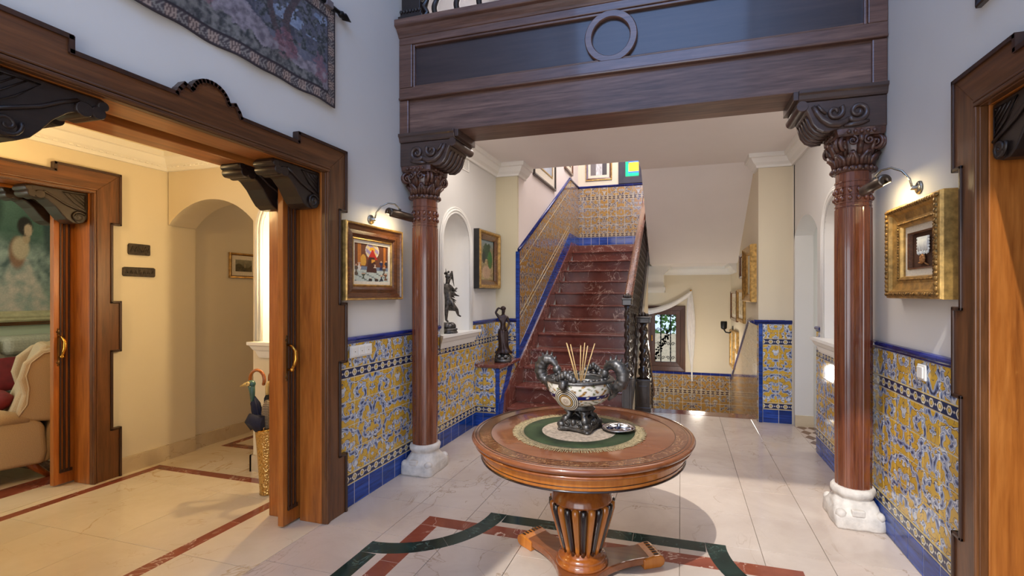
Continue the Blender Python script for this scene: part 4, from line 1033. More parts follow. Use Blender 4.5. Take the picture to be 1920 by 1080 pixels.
# ================================================================== things on the table
MX, MY = -0.525, 2.462
GREENCLOTH = mat_plain('green_velvet', C(52, 66, 34), 0.8, 0, None, 0.25, 9)
FRINGE = mat_plain('beige_fringe_thread', C(172, 152, 112), 0.9, 0, None, 0.3, 120)
LACE = mat_plain('beige_brocade', C(188, 168, 146), 0.85, 0, None, 0.2, 60, 0.3, 120)
mt = thing('table_mat', 'round green table mat with beige fringe under the bowl', 'table mat', (MX, MY, 0.766))
def disc_ring(r0, r1, z, n=72, wob=0.0):
    L = []
    for k in range(n + 1):
        a = 2*PI*k/n; wv = wob*math.sin(9*a) + wob*0.6*math.sin(17*a + 1)
        L.append([(r0*math.cos(a), r0*math.sin(a), z), (r1*math.cos(a), r1*math.sin(a), z + wv), (r1*math.cos(a), r1*math.sin(a), z - 0.0018), (r0*math.cos(a), r0*math.sin(a), z - 0.0018)])
    return MB().loops(L, caps=False)
build('green_ring', disc_ring(0.18, 0.305, 0.0032, 90, 0.0004), GREENCLOTH, mt)
build('brocade_centre', MB().lathe([(0.01, 0.0005), (0.195, 0.0005), (0.197, 0.0042), (0.01, 0.0042)], 72, smooth=False), LACE, mt)
fm = disc_ring(0.295, 0.322, 0.0040)
for k in range(420):
    a = 2*PI*k/420 + RNG.uniform(-0.004, 0.004); a2 = a + RNG.uniform(-0.012, 0.012); r1 = 0.352 + RNG.uniform(-0.008, 0.006)
    fm.tube([(0.31*math.cos(a), 0.31*math.sin(a), 0.0036), (r1*math.cos(a2), r1*math.sin(a2), 0.0022)], 0.0017, 4)
f = build('fringe', fm, FRINGE, mt); f['kind'] = 'stuff'
# bowl
BX, BY = -0.525, 2.49
bw = thing('mounted_bowl', 'painted white and blue ceramic bowl on black bronze stand with dolphin handles', 'bowl', (BX, BY, 0.7712), math.radians(-14))
def painted_lathe(name, prof, n, colfn, mat, parent):
    vs, fs, cols = [], [], []
    for k, (r, z) in enumerate(prof):
        for i in range(n):
            a = 2*PI*i/n; vs.append((r*math.cos(a), r*math.sin(a), z)); cols.append(colfn(a, k/(len(prof)-1), z))
    for k in range(len(prof)-1):
        for i in range(n): fs.append((k*n+i, k*n+(i+1)%n, (k+1)*n+(i+1)%n, (k+1)*n+i))
    me = bpy.data.meshes.new(name); me.from_pydata(vs, [], fs); me.polygons.foreach_set('use_smooth', [True]*len(fs)); me.materials.append(mat)
    at = me.color_attributes.new('paint', 'FLOAT_COLOR', 'POINT'); at.data.foreach_set('color', [x for c in cols for x in c])
    return build(name, None, mat, parent, mesh=me)
def bowl_col(a, t, z):
    W0, B0, Y0_, G0 = C(232, 226, 212), C(28, 30, 96), C(190, 150, 84), C(112, 116, 72)
    if 0.57 < t < 0.70:
        return W0 if abs(math.sin(9*a)) > 0.93 and 0.60 < t < 0.67 else B0
    if 0.545 < t < 0.57 or 0.70 < t < 0.72: return Y0_
    v = math.sin(9*a + 2.2*math.sin(14*t)) * math.cos(17*t + 2*math.sin(9*a))
    if v > 0.55: return Y0_ if math.sin(40*a + 60*t) > -0.5 else C(120, 84, 44)
    if v < -0.66: return G0
    return W0
bp = [(0.066 + (0.178 - 0.066)*math.sin(t/40*PI/2)**0.75, 0.140 + 0.128*(1 - math.cos(t/40*PI/2))) for t in range(41)]
painted_lathe('ceramic_bowl', bp, 160, bowl_col, CERAMIC, bw)
build('bowl_lining', MB().lathe([(0.172, 0.266), (0.150, 0.245), (0.03, 0.235)], 64, caps=False), PLASTIC, bw)
build('bronze_rim', MB().lathe([(0.172, 0.262), (0.182, 0.264), (0.186, 0.271), (0.180, 0.279), (0.165, 0.281), (0.118, 0.276), (0.112, 0.268), (0.168, 0.264), (0.172, 0.262)], 64, caps=False), BRONZE, bw)
om = MB()
for k in range(26):
    a = 2*PI*k/26; om.ball((0.148*math.cos(a), 0.148*math.sin(a), 0.281), (0.017, 0.017, 0.009), 8, 5)
for a0 in (-PI/2, PI/2):
    for q in range(7): om.ball((0.172*math.cos(a0 + 0.09*(q-3)), 0.172*math.sin(a0 + 0.09*(q-3)), 0.288 + 0.010*(3 - abs(q-3))), (0.017, 0.015, 0.020), 8, 5)
    om.tube([(0.190*math.cos(a0), 0.190*math.sin(a0), 0.29), (0.194*math.cos(a0), 0.194*math.sin(a0), 0.26), (0.180*math.cos(a0), 0.180*math.sin(a0), 0.235)], [0.022, 0.026, 0.012], 10)
build('rim_ornament', om, BRONZE, bw)
# medallions front and back
for a0 in (-PI/2 - 0.02, PI/2):
    mm = [(0.0, C(206, 190, 160)), (0.013, C(216, 202, 178)), (0.028, C(82, 52, 36)), (0.033, C(210, 170, 100)), (0.037, C(26, 24, 32)), (0.042, C(230, 222, 206)), (0.047, C(26, 24, 32)), (0.052, C(222, 206, 176)), (0.056, C(26, 24, 40)), (0.061, C(226, 214, 190)), (0.065, C(26, 24, 40))]
    vs, fs, cols = [], [], []
    nseg = 40; rings = 30
    rc, zc, tilt = 0.148, 0.185, 0.75
    nrm = Vector((math.cos(a0)*math.sin(PI/2 - 0.45), math.sin(a0)*math.sin(PI/2 - 0.45), -0.43)).normalized(); ux = Vector((-math.sin(a0), math.cos(a0), 0)); uz = nrm.cross(ux)
    cen = Vector((rc*math.cos(a0), rc*math.sin(a0), zc))
    for k in range(rings + 1):
        r = 0.068*k/rings; c0 = [c for rr, c in mm if rr <= r + 1e-6][-1]
        if r < 0.02 and k: c0 = C(120, 84, 62) if (k % 3 == 0) else C(222, 206, 184)
        for i in range(nseg):
            a = 2*PI*i/nseg; p = cen + ux*(r*math.cos(a)) + uz*(r*math.sin(a)) + nrm*(0.016 - 3.0*r*r)
            vs.append(tuple(p)); cols.append(c0)
    for k in range(rings):
        for i in range(nseg): fs.append((k*nseg+i, k*nseg+(i+1)%nseg, (k+1)*nseg+(i+1)%nseg, (k+1)*nseg+i))
    me = bpy.data.meshes.new('medallion'); me.from_pydata(vs, [], fs); me.polygons.foreach_set('use_smooth', [True]*len(fs)); me.materials.append(CERAMIC)
    at = me.color_attributes.new('paint', 'FLOAT_COLOR', 'POINT'); at.data.foreach_set('color', [x for c in cols for x in c])
    build('medallion', None, None, bw, mesh=me)
# handles: arched dolphins left and right
for s in (-1, 1):
    hm = MB(); pts = []; rr = []
    for k in range(23):
        t = k/22; a = math.radians(-75 + 245*t)
        pts.append((s*(0.200 - 0.006 + 0.052*math.cos(a)*(1.0)), 0.0, 0.300 + 0.060*math.sin(a))); rr.append((0.015 + 0.021*math.sin(PI*min(1, 0.15 + t*0.95))**0.8)*(1 + 0.10*math.sin(k*2.4)))
    pts = [(s*0.165, 0, 0.175), (s*0.190, 0, 0.20)] + pts; rr = [0.008, 0.014] + rr
    hm.tube(pts, rr, 12)
    for k in range(4, 22, 2):   # fins along the back
        p = Vector(pts[k]); d = Vector((p.x - s*0.194, 0, p.z - 0.300)).normalized()
        hm.tube([tuple(p), tuple(p + d*(rr[k] + 0.006) + Vector((0, 0.004, 0.010)))], [0.016, 0.004], 6)
    q = Vector(pts[-1]); hm.ball(tuple(q), (0.026, 0.022, 0.026), 10, 6)
    hm.tube([tuple(q), tuple(q + Vector((-s*0.02, 0, -0.028))), tuple(q + Vector((-s*0.03, 0, -0.045)))], [0.020, 0.013, 0.006], 8)
    for sy in (-1, 1): hm.tube([(s*0.185, 0, 0.20), (s*0.192, sy*0.03, 0.235), (s*0.178, sy*0.055, 0.268)], [0.012, 0.010, 0.006], 8)
    build('dolphin_handle', hm, BRONZE, bw)
sm = MB().lathe([(0.070, 0.138), (0.078, 0.132), (0.074, 0.124), (0.081, 0.116), (0.072, 0.108), (0.03, 0.106)], 40)
def sq_loop(h, z, p, tw=PI/4):
    l = []
    for i in range(48):
        a = 2*PI*i/48; q = (abs(math.cos(a))**p + abs(math.sin(a))**p)**(-1/p); l.append((h*q*math.cos(a + 0), h*q*math.sin(a + 0), z))
    return l
sm.loops([sq_loop(h, z, p) for h, z, p in ((0.088, 0.024, 8), (0.086, 0.030, 8), (0.080, 0.046, 6), (0.070, 0.058, 4), (0.058, 0.066, 3), (0.045, 0.070, 2))])
for k in range(4):
    a = PI/4 + k*PI/2; ca, sa = math.cos(a), math.sin(a)
    sm.tube([(0.090*ca, 0.090*sa, 0.040), (0.078*ca, 0.078*sa, 0.066), (0.058*ca, 0.058*sa, 0.084), (0.070*ca, 0.070*sa, 0.114)], [0.024, 0.020, 0.017, 0.022], 10)
    sm.ball((0.104*ca, 0.104*sa, 0.034), (0.026, 0.026, 0.020), 12, 6)
    b = k*PI/2; cb, sb = math.cos(b), math.sin(b)
    for q in (-1, 1):
        pts = spiral(0.036*q, 0.044, 0.017, 1.5, 18, PI/2, q)
        sm.tube([(0.089*cb - x*sb - 0.05*(z - 0.03)*cb, 0.089*sb + x*cb - 0.05*(z - 0.03)*sb, z) for x, z in pts], 0.0045, 6)
    sm.ball((0.082*cb, 0.082*sb, 0.052), (0.016, 0.016, 0.018), 8, 5)
    sm.tube([(0.040*cb - 0.03*sb, 0.040*sb + 0.03*cb, 0.070), (0.055*cb, 0.055*sb, 0.098), (0.040*cb + 0.03*sb, 0.040*sb - 0.03*cb, 0.070)], 0.008, 6)
sm.lathe([(0.0, 0.066), (0.03, 0.068), (0.02, 0.08), (0.026, 0.095), (0.016, 0.11)], 20)
build('bronze_stand', sm, BRONZE, bw)
pl = []
for k in range(4):
    a = PI/4 + k*PI/2; b = a + PI/2
    for d in (-0.16, 0.16): pl.append((0.122*math.cos(a + d), 0.122*math.sin(a + d)))
    mid = a + PI/4; pl += [(0.088*math.cos(mid - 0.25), 0.088*math.sin(mid - 0.25)), (0.088*math.cos(mid + 0.25), 0.088*math.sin(mid + 0.25))]
build('stand_plinth', MB().prism(pl, 'z', 0.008, 0.026), BRONZE, bw, bevel=0.005)
fm = MB()
for k in range(4):
    a = PI/4 + k*PI/2; fm.box(-0.016, -0.022, 0.0, 0.016, 0.022, 0.012) if False else fm.ball((0.112*math.cos(a), 0.112*math.sin(a), 0.008), (0.017, 0.017, 0.008), 8, 4)
build('stand_feet', fm, BRONZE, bw)
REED = mat_plain('pale_reed_wood', C(214, 176, 118), 0.6)
bx, by, bz = BX, BY, 0.770
for k, (dx, dy, hh) in enumerate(((-0.078, 0.01, 0.462), (-0.068, -0.02, 0.460), (-0.060, 0.03, 0.452), (0.006, -0.01, 0.452), (0.022, 0.02, 0.464), (0.046, -0.02, 0.452), (0.078, 0.015, 0.462))):
    lab = ('reed stick leaning furthest left in the ceramic bowl', 'second reed stick from the left in the ceramic bowl', 'third reed stick from the left in the ceramic bowl', 'shortest middle reed stick standing in the ceramic bowl',
           'tall upright reed stick right of the middle one in the bowl', 'second reed stick from the right in the ceramic bowl', 'reed stick leaning furthest right in the ceramic bowl')[k]
    x0 = -0.012 + 0.004*k
    tag(build('reed_stick', MB().tube([(bx + x0, by, bz + 0.236), (bx + dx, by + dy, bz + hh)], 0.0028, 6), REED), lab, 'reed stick', 'reed sticks in the bowl')
# silver dish with glasses and keys
dx0, dy0 = -0.322, 2.515
dish = tag(build('silver_dish', MB().lathe([(0.03, 0.0), (0.055, 0.001), (0.066, 0.006), (0.072, 0.012), (0.088, 0.016), (0.091, 0.018), (0.088, 0.0195), (0.070, 0.0145), (0.06, 0.006), (0.01, 0.004)], 56, (dx0, dy0, 0.7702)), SILVER), 'small round silver dish on the edge of the table mat', 'dish')
gm = thing('sunglasses', 'folded dark glasses lying in the silver dish', 'glasses', (dx0 - 0.022, dy0 - 0.012, 0.777), 0.3)
GLASS_D = mat_plain('dark_lens', C(26, 28, 52), 0.06, 0.2, 0.8)
for sx in (-1, 1): build('lens', MB().ball((sx*0.020, 0, 0.010), (0.021, 0.018, 0.008), 14, 6), GLASS_D, gm)
build('temple_arm', MB().tube([(-0.038, 0.0, 0.014), (0.0, 0.03, 0.018), (0.05, 0.035, 0.014)], 0.0025, 6), STEEL, gm)
km = MB().ball((0, 0, 0.022), (0.011, 0.011, 0.014), 10, 6).tube([(0.0, 0.0, 0.018), (0.035, 0.012, 0.010), (0.058, 0.018, 0.012)], 0.004, 6)
km.tube([(0.030 + 0.016*math.cos(a), -0.004 + 0.016*math.sin(a), 0.008) for a in [2*PI*i/14 for i in range(15)]], 0.0022, 6)
km.box(0.030, 0.012, 0.006, 0.062, 0.020, 0.0085).box(0.036, -0.03, 0.006, 0.044, 0.0, 0.0085)
tag(build('key_ring', km, SILVER, None, (dx0 + 0.004, dy0 - 0.002, 0.7755)), 'bunch of shiny keys lying in the silver dish', 'keys')

# ================================================================== pictures
def frame_mesh(w, h, prof):
    # prof: list of (inset from the outer edge, height off the wall)
    m = MB(); L = []
    for d, y in prof:
        L.append([(-w/2 + d, -y, -h/2 + d), (w/2 - d, -y, -h/2 + d), (w/2 - d, -y, h/2 - d), (-w/2 + d, -y, h/2 - d)])
    return m.loops(L, caps=False, smooth=False)
def canvas(name, w, h, fn, y, mat, parent, nx=56, nz=56):
    vs, cols, fs = [], [], []
    for j in range(nz + 1):
        for i in range(nx + 1):
            u, v = i/nx, j/nz; vs.append((-w/2 + w*u, -y, -h/2 + h*v)); cols.append(fn(u, v))
    for j in range(nz):
        for i in range(nx): a = j*(nx+1)+i; fs.append((a, a+1, a+nx+2, a+nx+1))
    n = len(vs)    # back board gives it thickness
    vs += [(-w/2, -y + 0.006, -h/2), (w/2, -y + 0.006, -h/2), (w/2, -y + 0.006, h/2), (-w/2, -y + 0.006, h/2)]; cols += [(0.1, 0.08, 0.06, 1)]*4
    fs.append((n+3, n+2, n+1, n))
    me = bpy.data.meshes.new(name); me.from_pydata(vs, [], fs); me.materials.append(mat)
    at = me.color_attributes.new('paint', 'FLOAT_COLOR', 'POINT'); at.data.foreach_set('color', [float(x) for c in cols for x in c])
    return build(name, None, mat, parent, mesh=me)
def lerp(a, b, t): t = max(0, min(1, t)); return tuple(x*(1-t) + y*t for x, y in zip(a, b))
def fbm(u, v, f, s=0.0):
    return 1.5*(mnoise.noise(Vector((u*f + s, v*f + 1.7*s, s))) + 0.5*mnoise.noise(Vector((2.1*u*f - s, 2.1*v*f, s + 3))) + 0.25*mnoise.noise(Vector((4.3*u*f, 4.3*v*f + s, s + 7))))
def wob(u, v, k=1.0): return 1.25*fbm(u, v, 5.0*k, 2.3)
def picture(name, label, loc, rz, w, h, prof, fmat, inner=None, mount=None, mmat=None, mount_y=0.02, ornament=None, group=None):
    e = thing(name, label, 'picture', loc, rz, group)
    build('frame', frame_mesh(w, h, prof), fmat, e)
    if inner:
        d0, pr, im = inner; build('inner_frame', frame_mesh(w - 2*d0, h - 2*d0, pr), im, e)
    if mount:
        m0, m1 = mount; build('mount', frame_mesh(w, h, [(m0, mount_y - 0.004), (m0, mount_y), (m1, mount_y), (m1, mount_y - 0.006)]), mmat or LINEN, e)
    return e
WIDE = [(0, 0), (0, 0.055), (0.006, 0.062), (0.016, 0.060), (0.022, 0.050), (0.05, 0.044), (0.075, 0.050), (0.09, 0.040), (0.098, 0.030), (0.10, 0.018), (0.10, 0.006)]
def church(u, v):
    if v < 0.30:
        c = C(196, 206, 196)
        if (int(u*14) + int(v*30)) % 5 == 0 and v < 0.24: c = C(120, 132, 130)
    elif v < 0.40: c = C(120, 134, 156)
    else: c = C(112, 62, 36)
    if v > 0.32 and (0.10 < u < 0.20 or 0.86 < u < 0.93): c = C(196, 116, 40)
    if 0.18 < u < 0.34 and 0.42 < v < 0.72 and ((u - 0.26)/0.08)**2 + ((v - 0.55)/0.17)**2 < 1: c = C(222, 164, 62)
    if ((u - 0.52)/0.20)**2 + ((v - 0.84)/0.23)**2 < 1:
        r = math.hypot((u - 0.52)/0.20, (v - 0.84)/0.23); c = C(226, 220, 214) if r > 0.9 else (C(168, 150, 190) if math.sin(22*u + 30*v) > 0 else C(232, 206, 150))
        if r < 0.42 and v > 0.84: c = C(240, 176, 40)
    if 0.60 < v < 0.86 and abs(u - 0.53) < 0.10*(0.9 - v)*5: c = C(196, 42, 26)
    if 0.24 < v < 0.66 and abs(u - 0.50) < 0.09 + 0.20*(0.62 - v)*0.9:
        c = C(72, 34, 24)
        if abs(u - 0.55) < 0.06 and 0.50 < v < 0.60 and v > 0.50 + (u - 0.5)*0.6: c = C(226, 160, 60)
    for (pu, pv, ph, pc) in ((0.14, 0.38, 0.22, C(232, 226, 216)), (0.79, 0.46, 0.26, C(34, 42, 84)), (0.26, 0.14, 0.16, C(74, 84, 62)), (0.88, 0.30, 0.24, C(86, 72, 58)), (0.06, 0.30, 0.3, C(96, 80, 66)), (0.80, 0.10, 0.16, C(46, 50, 62)), (0.93, 0.14, 0.2, C(120, 76, 48)), (0.46, 0.05, 0.08, C(50, 44, 40)), (0.64, 0.05, 0.08, C(60, 50, 44)), (0.95, 0.5, 0.2, C(40, 40, 54)), (0.60, 0.42, 0.10, C(220, 200, 180))):
        if abs(u - pu) < 0.035 + 0.02*math.sin(40*v) and abs(v - pv) < ph/2: c = pc if v < pv + ph*0.32 else C(216, 176, 146)
    return c
p = picture('church_painting', 'red and gold altar scene painting in brown gilt-edged frame on the left wall', (XL, 3.022, 1.73), PI/2, 0.67, 0.545, WIDE, BROWNFRAME,
            (0.098, [(0, 0.02), (0, 0.030), (0.008, 0.034), (0.014, 0.026), (0.014, 0.012)], GOLD), (0.11, 0.135), LINEN, 0.020)
canvas('canvas', 0.40, 0.275, church, 0.014, CANVAS, p, 84, 84)
build('gilt_edge', frame_mesh(0.676, 0.551, [(0, 0.002), (0, 0.058), (0.006, 0.066), (0.014, 0.064), (0.014, 0.05)]), GOLD, p)
def abstract(u, v):
    n = wob(u, v, 0.9); c = lerp(C(186, 166, 120), C(120, 116, 92), v + 0.25*n)
    if v > 0.75: c = lerp(c, C(150, 176, 186), (v - 0.75)*3)
    if math.hypot((u - 0.5 - 0.1*n)/0.24, (v - 0.72)/0.20) < 1: c = C(64, 84, 62)
    if math.hypot((u - 0.74)/0.16, (v - 0.52)/0.22) < 1: c = C(72, 120, 66)
    if math.hypot((u - 0.32)/0.12, (v - 0.56)/0.14) < 1: c = C(60, 68, 60)
    if v < 0.5 and math.sin(26*u + 8*n) > 0.55: c = lerp(c, C(112, 84, 52), 0.7)
    if math.hypot((u - 0.5)/0.3, (v - 0.2)/0.16) < 1: c = lerp(c, C(206, 168, 142), 0.6)
    return c
p = picture('tree_painting', 'small green tree painting in deep gilt frame beside the left niche', (XL, 5.17, 1.90), PI/2, 0.62, 0.67, [(0, 0), (0, 0.07), (0.012, 0.085), (0.028, 0.082), (0.04, 0.06), (0.085, 0.038), (0.10, 0.03), (0.10, 0.01)], GOLD,
            (0.030, [(0, 0.055), (0, 0.066), (0.02, 0.055), (0.055, 0.045), (0.07, 0.036), (0.07, 0.02)], BROWNFRAME))
canvas('canvas', 0.43, 0.48, abstract, 0.022, CANVAS, p)
build('frame_side', frame_mesh(0.628, 0.678, [(0, 0.001), (0, 0.066), (0.006, 0.07), (0.006, 0.03)]), DARKFRAME, p)
def still(u, v):
    return lerp(C(84, 50, 28), C(66, 38, 22), 0.5 + 0.3*wob(u, v, 0.6))
p = picture('relic_frame', 'deep carved gilt frame with white handkerchief and dried flower on the right wall', (XR, 2.925, 1.733), -PI/2, 0.60, 0.52, [(0, 0), (0, 0.06), (0.004, 0.075), (0.02, 0.082), (0.04, 0.078), (0.05, 0.062), (0.085, 0.052), (0.10, 0.056), (0.118, 0.05), (0.124, 0.036), (0.124, 0.02)], GOLD, None, (0.122, 0.160), LINEN, 0.026)
def rope(w, h, d, y, r, step):
    m = MB(); ww, hh = w/2 - d, h/2 - d; per = []
    n1, n2 = int(2*ww/step), int(2*hh/step)
    for k in range(n1 + 1):
        for sz in (-1, 1): m.ball((-ww + 2*ww*k/n1, -y, sz*hh), (r*1.15, r*0.8, r*0.75), 6, 4)
    for k in range(1, n2):
        for sx in (-1, 1): m.ball((sx*ww, -y, -hh + 2*hh*k/n2), (r*0.75, r*0.8, r*1.15), 6, 4)
    return m
build('carved_edge', rope(0.60, 0.52, 0.024, 0.080, 0.016, 0.024), GOLD_DARK, p)
build('carved_slip', rope(0.60, 0.52, 0.104, 0.054, 0.009, 0.015), GOLD_DARK, p)
build('shadow_box', frame_mesh(0.28, 0.20, [(0, 0.02), (0, 0.032), (0.008, 0.03), (0.012, 0.012), (0.012, 0.008)]), BROWNFRAME, p)
canvas('backing', 0.262, 0.182, still, 0.009, CANVAS, p, 20, 20)
CLOTH = mat_plain('white_lace_cloth', C(232, 236, 232), 0.85, 0, None, 0.05)
hk = MB()
cols = 14
L = []
for k in range(cols + 1):
    x = -0.055 + 0.11*k/cols; yy = -0.017 - 0.005*abs(math.sin(k*1.3)); L.append([(x, yy, 0.07), (x*1.02, yy - 0.003, 0.03), (x*1.05, yy, -0.006 + 0.008*math.sin(k*2.2)), (x*1.05, yy + 0.003, -0.006), (x, -0.011, 0.07)])
hk.loops(L); 
for k in range(9): hk.ball((-0.056 + 0.014*k, -0.018, -0.012 - 0.004*(k % 2)), (0.006, 0.004, 0.011), 6, 4)
for k in range(5):
    for sx in (-1, 1): hk.ball((sx*0.060, -0.017, 0.0 + 0.016*k), (0.009, 0.004, 0.007), 6, 4)
build('handkerchief', hk, CLOTH, p)
fl = MB(); 
for k in range(7): fl.ball((0.012*math.cos(k*0.9) , -0.020, -0.048 + 0.014*math.sin(k*0.9)), (0.017, 0.007, 0.012), 8, 5)
fl.tube([(0.0, -0.017, -0.055), (0.02, -0.016, -0.072), (0.048, -0.015, -0.082)], 0.004, 6); fl.tube([(-0.05, -0.016, -0.066), (-0.02, -0.017, -0.068), (0.0, -0.016, -0.06)], [0.003, 0.008, 0.003], 6); fl.ball((-0.01, -0.016, -0.028), (0.012, 0.006, 0.007), 6, 4)
build('dried_flower', fl, mat_plain('dried_flower_brown', C(170, 116, 62), 0.7), p)
# frame cut by the top right corner of the view
p = picture('dark_framed_panel', 'dark carved frame high on the right wall above the doorway', (XR, 2.16, 3.0), -PI/2, 0.60, 0.54, [(0, 0), (0, 0.02), (0.006, 0.026), (0.03, 0.024), (0.04, 0.012), (0.04, 0.004)], RAILING)
canvas('canvas', 0.53, 0.47, lambda u, v: lerp(C(120, 104, 84), C(60, 52, 46), 0.5 + 0.4*wob(u, v)), 0.008, CANVAS, p, 30, 30)
# corridor and living room pictures
def land(u, v):
    c = lerp(C(92, 84, 62), C(150, 146, 122), v + 0.15*wob(u, v))
    if v < 0.5 + 0.15*math.sin(7*u): c = lerp(C(60, 58, 44), C(104, 92, 64), 0.5 + 0.4*wob(u, v, 1.5))
    if 0.5 < u < 0.62 and 0.35 < v < 0.7: c = C(150, 138, 112)
    return c
SIMPLE = [(0, 0), (0, 0.018), (0.004, 0.022), (0.014, 0.020), (0.022, 0.014), (0.022, 0.006)]
p = picture('landscape_print', 'small landscape print with cream mount on the corridor wall', (XH - 0.05, 3.93, 1.80), PI/2, 0.34, 0.265, SIMPLE, GOLD, (0.016, [(0, 0.012), (0, 0.018), (0.010, 0.014), (0.010, 0.004)], BROWNFRAME), (0.022, 0.07), LINEN, 0.010)
canvas('print', 0.21, 0.135, land, 0.008, CANVAS, p, 24, 24)
def ell(u, v, cx, cy, rx, ry): return ((u - cx)/rx)**2 + ((v - cy)/ry)**2
def soft(d, w=0.35): return max(0.0, min(1.0, (1 + w - d)/(2*w)))
def lady(u, v):
    n = wob(u, v, 0.9); n3 = wob(u*1.3 + 1, v*1.1, 2.6)
    c = lerp(C(70, 100, 88), C(104, 132, 114), 0.5 + 0.3*n)
    if v < 0.66: c = lerp(c, lerp(C(176, 190, 182), C(84, 104, 106), 0.5 + 0.4*n3), (0.66 - v)*6)
    if v < 0.28: c = lerp(c, lerp(C(120, 148, 142), C(164, 176, 160), 0.5 + 0.3*n3), (0.28 - v)*5)
    c = lerp(c, C(40, 56, 50), soft(ell(u, v, 0.52, 0.86, 0.17, 0.32)))
    c = lerp(c, C(60, 74, 78), 0.8*soft(ell(u, v, 1.0, 0.72, 0.06, 0.25)))
    cx = 0.83
    skirt = abs(u - cx + 0.03) / (0.05 + 0.36*max(0, 0.42 - v) + 0.001)
    if v < 0.44: c = lerp(c, lerp(C(226, 208, 196), C(160, 172, 166), 0.5 + 0.45*n3), 0.85*max(0, min(1, (1.15 - skirt)*3)))
    c = lerp(c, C(150, 104, 78), 0.9*soft(ell(u, v, cx - 0.05, 0.49, 0.05, 0.13)))
    c = lerp(c, C(206, 186, 158), soft(ell(u, v, cx - 0.03, 0.53, 0.052, 0.095)))
    c = lerp(c, C(196, 168, 138), soft(ell(u, v, cx + 0.005, 0.615, 0.022, 0.045)))
    c = lerp(c, C(48, 40, 38), soft(ell(u, v, cx - 0.004, 0.715, 0.047, 0.082), 0.2))
    c = lerp(c, C(212, 182, 154), soft(ell(u, v, cx + 0.016, 0.685, 0.026, 0.052), 0.2))
    return c
PALEFRAME = mat_plain('pale_gilt_frame', C(206, 196, 160), 0.4, 0.3)
p = picture('portrait_painting', 'large blue green portrait of a seated woman in pale frame in the living room', (-7.1, 2.98, 1.97), PI/2, 1.60, 1.56, [(0, 0), (0, 0.05), (0.02, 0.06), (0.04, 0.045), (0.06, 0.05), (0.09, 0.03), (0.115, 0.028), (0.12, 0.01)], PALEFRAME)
canvas('canvas', 1.38, 1.34, lady, 0.014, CANVAS, p, 110, 80)
build('frame_side', frame_mesh(1.68, 1.64, [(0, 0.0), (0, 0.045), (0.035, 0.05), (0.042, 0.04)]), BROWNFRAME, p)
# stairwell pictures
def sketch(u, v): return lerp(C(206, 212, 220), C(170, 176, 190), 0.5 + 0.35*wob(u, v, 1.4))
p = picture('framed_drawing', 'large framed drawing with white mount low on the rising stair wall', (XS, 6.72, 3.62), PI/2, 1.15, 0.95, [(0, 0), (0, 0.03), (0.01, 0.036), (0.035, 0.03), (0.045, 0.01)], RAILING, None, (0.04, 0.17), LINEN, 0.014)
build('gilt_slip', frame_mesh(1.15, 0.95, [(0.165, 0.012), (0.165, 0.02), (0.185, 0.02), (0.185, 0.008)]), GOLD, p)
canvas('drawing', 0.80, 0.60, sketch, 0.011, CANVAS, p, 24, 24)
p = picture('framed_print', 'dark framed print at the top of the rising stair wall', (XS, 8.24, 4.05), PI/2, 0.60, 0.72, [(0, 0), (0, 0.03), (0.01, 0.036), (0.04, 0.03), (0.05, 0.01)], BROWNFRAME, None, (0.045, 0.12), LINEN, 0.014)
canvas('print', 0.37, 0.49, land, 0.011, CANVAS, p, 20, 20)
def photo(u, v):
    c = C(206, 204, 202)
    if u < 0.35: c = C(120, 112, 110)
    if u > 0.72: c = C(74, 68, 70)
    if abs(u - 0.5) < 0.16 and v < 0.8: c = lerp(C(236, 234, 232), C(178, 176, 176), 0.5 + 0.4*wob(u, v, 2))
    return c
p = picture('wedding_photograph', 'black and white photograph in gilt frame above the landing tiles', (-1.548, YW, 4.06), 0, 0.52, 0.68, SIMPLE, GOLD, (0.02, [(0, 0.012), (0, 0.024), (0.025, 0.02), (0.03, 0.008)], BROWNFRAME), (0.05, 0.10), LINEN, 0.010)
canvas('photograph', 0.33, 0.49, photo, 0.008, CANVAS, p, 40, 40)
# pictures on the wall of the descending flight
def engr(u, v): return lerp(C(226, 212, 176), C(150, 130, 96), max(0, wob(u, v, 1.6))*0.7)
for k, (y0, y1, z0, z1, nm, lab, mt_) in enumerate((
    (6.10, 6.88, 1.40, 2.10, 'icon_picture', 'largest heavy gilt picture nearest the pier on the descending stair wall', GOLD),
    (6.98, 7.55, 1.72, 2.08, 'small_engraving', 'narrow brown framed engraving behind the heavy gilt picture', BROWNFRAME),
    (7.08, 7.86, 1.08, 1.57, 'engraving', 'nearer of the two middle gilt engravings on the descending stair wall', GOLD),
    (7.95, 8.85, 1.05, 1.55, 'engraving', 'farther of the two middle brown engravings on the descending stair wall', BROWNFRAME),
    (7.88, 8.40, 0.55, 0.90, 'engraving', 'small gilt engraving low on the descending stair wall', GOLD),
    (8.46, 9.0, 0.22, 0.87, 'engraving', 'lowest gilt engraving near the window wall', GOLD))):
    w, h = y1 - y0, z1 - z0
    p = picture(nm, lab, (XD, (y0+y1)/2, (z0+z1)/2), -PI/2, w, h, [(0, 0), (0, 0.03 if k else 0.06), (0.01, 0.04 if k else 0.075), (0.04 if k else 0.09, 0.03), (0.05 if k else 0.1, 0.01)], mt_, None, (0.045, 0.12), LINEN, 0.012)
    canvas('print', w - 0.22, h - 0.22, engr, 0.014, CANVAS, p, 20, 20)
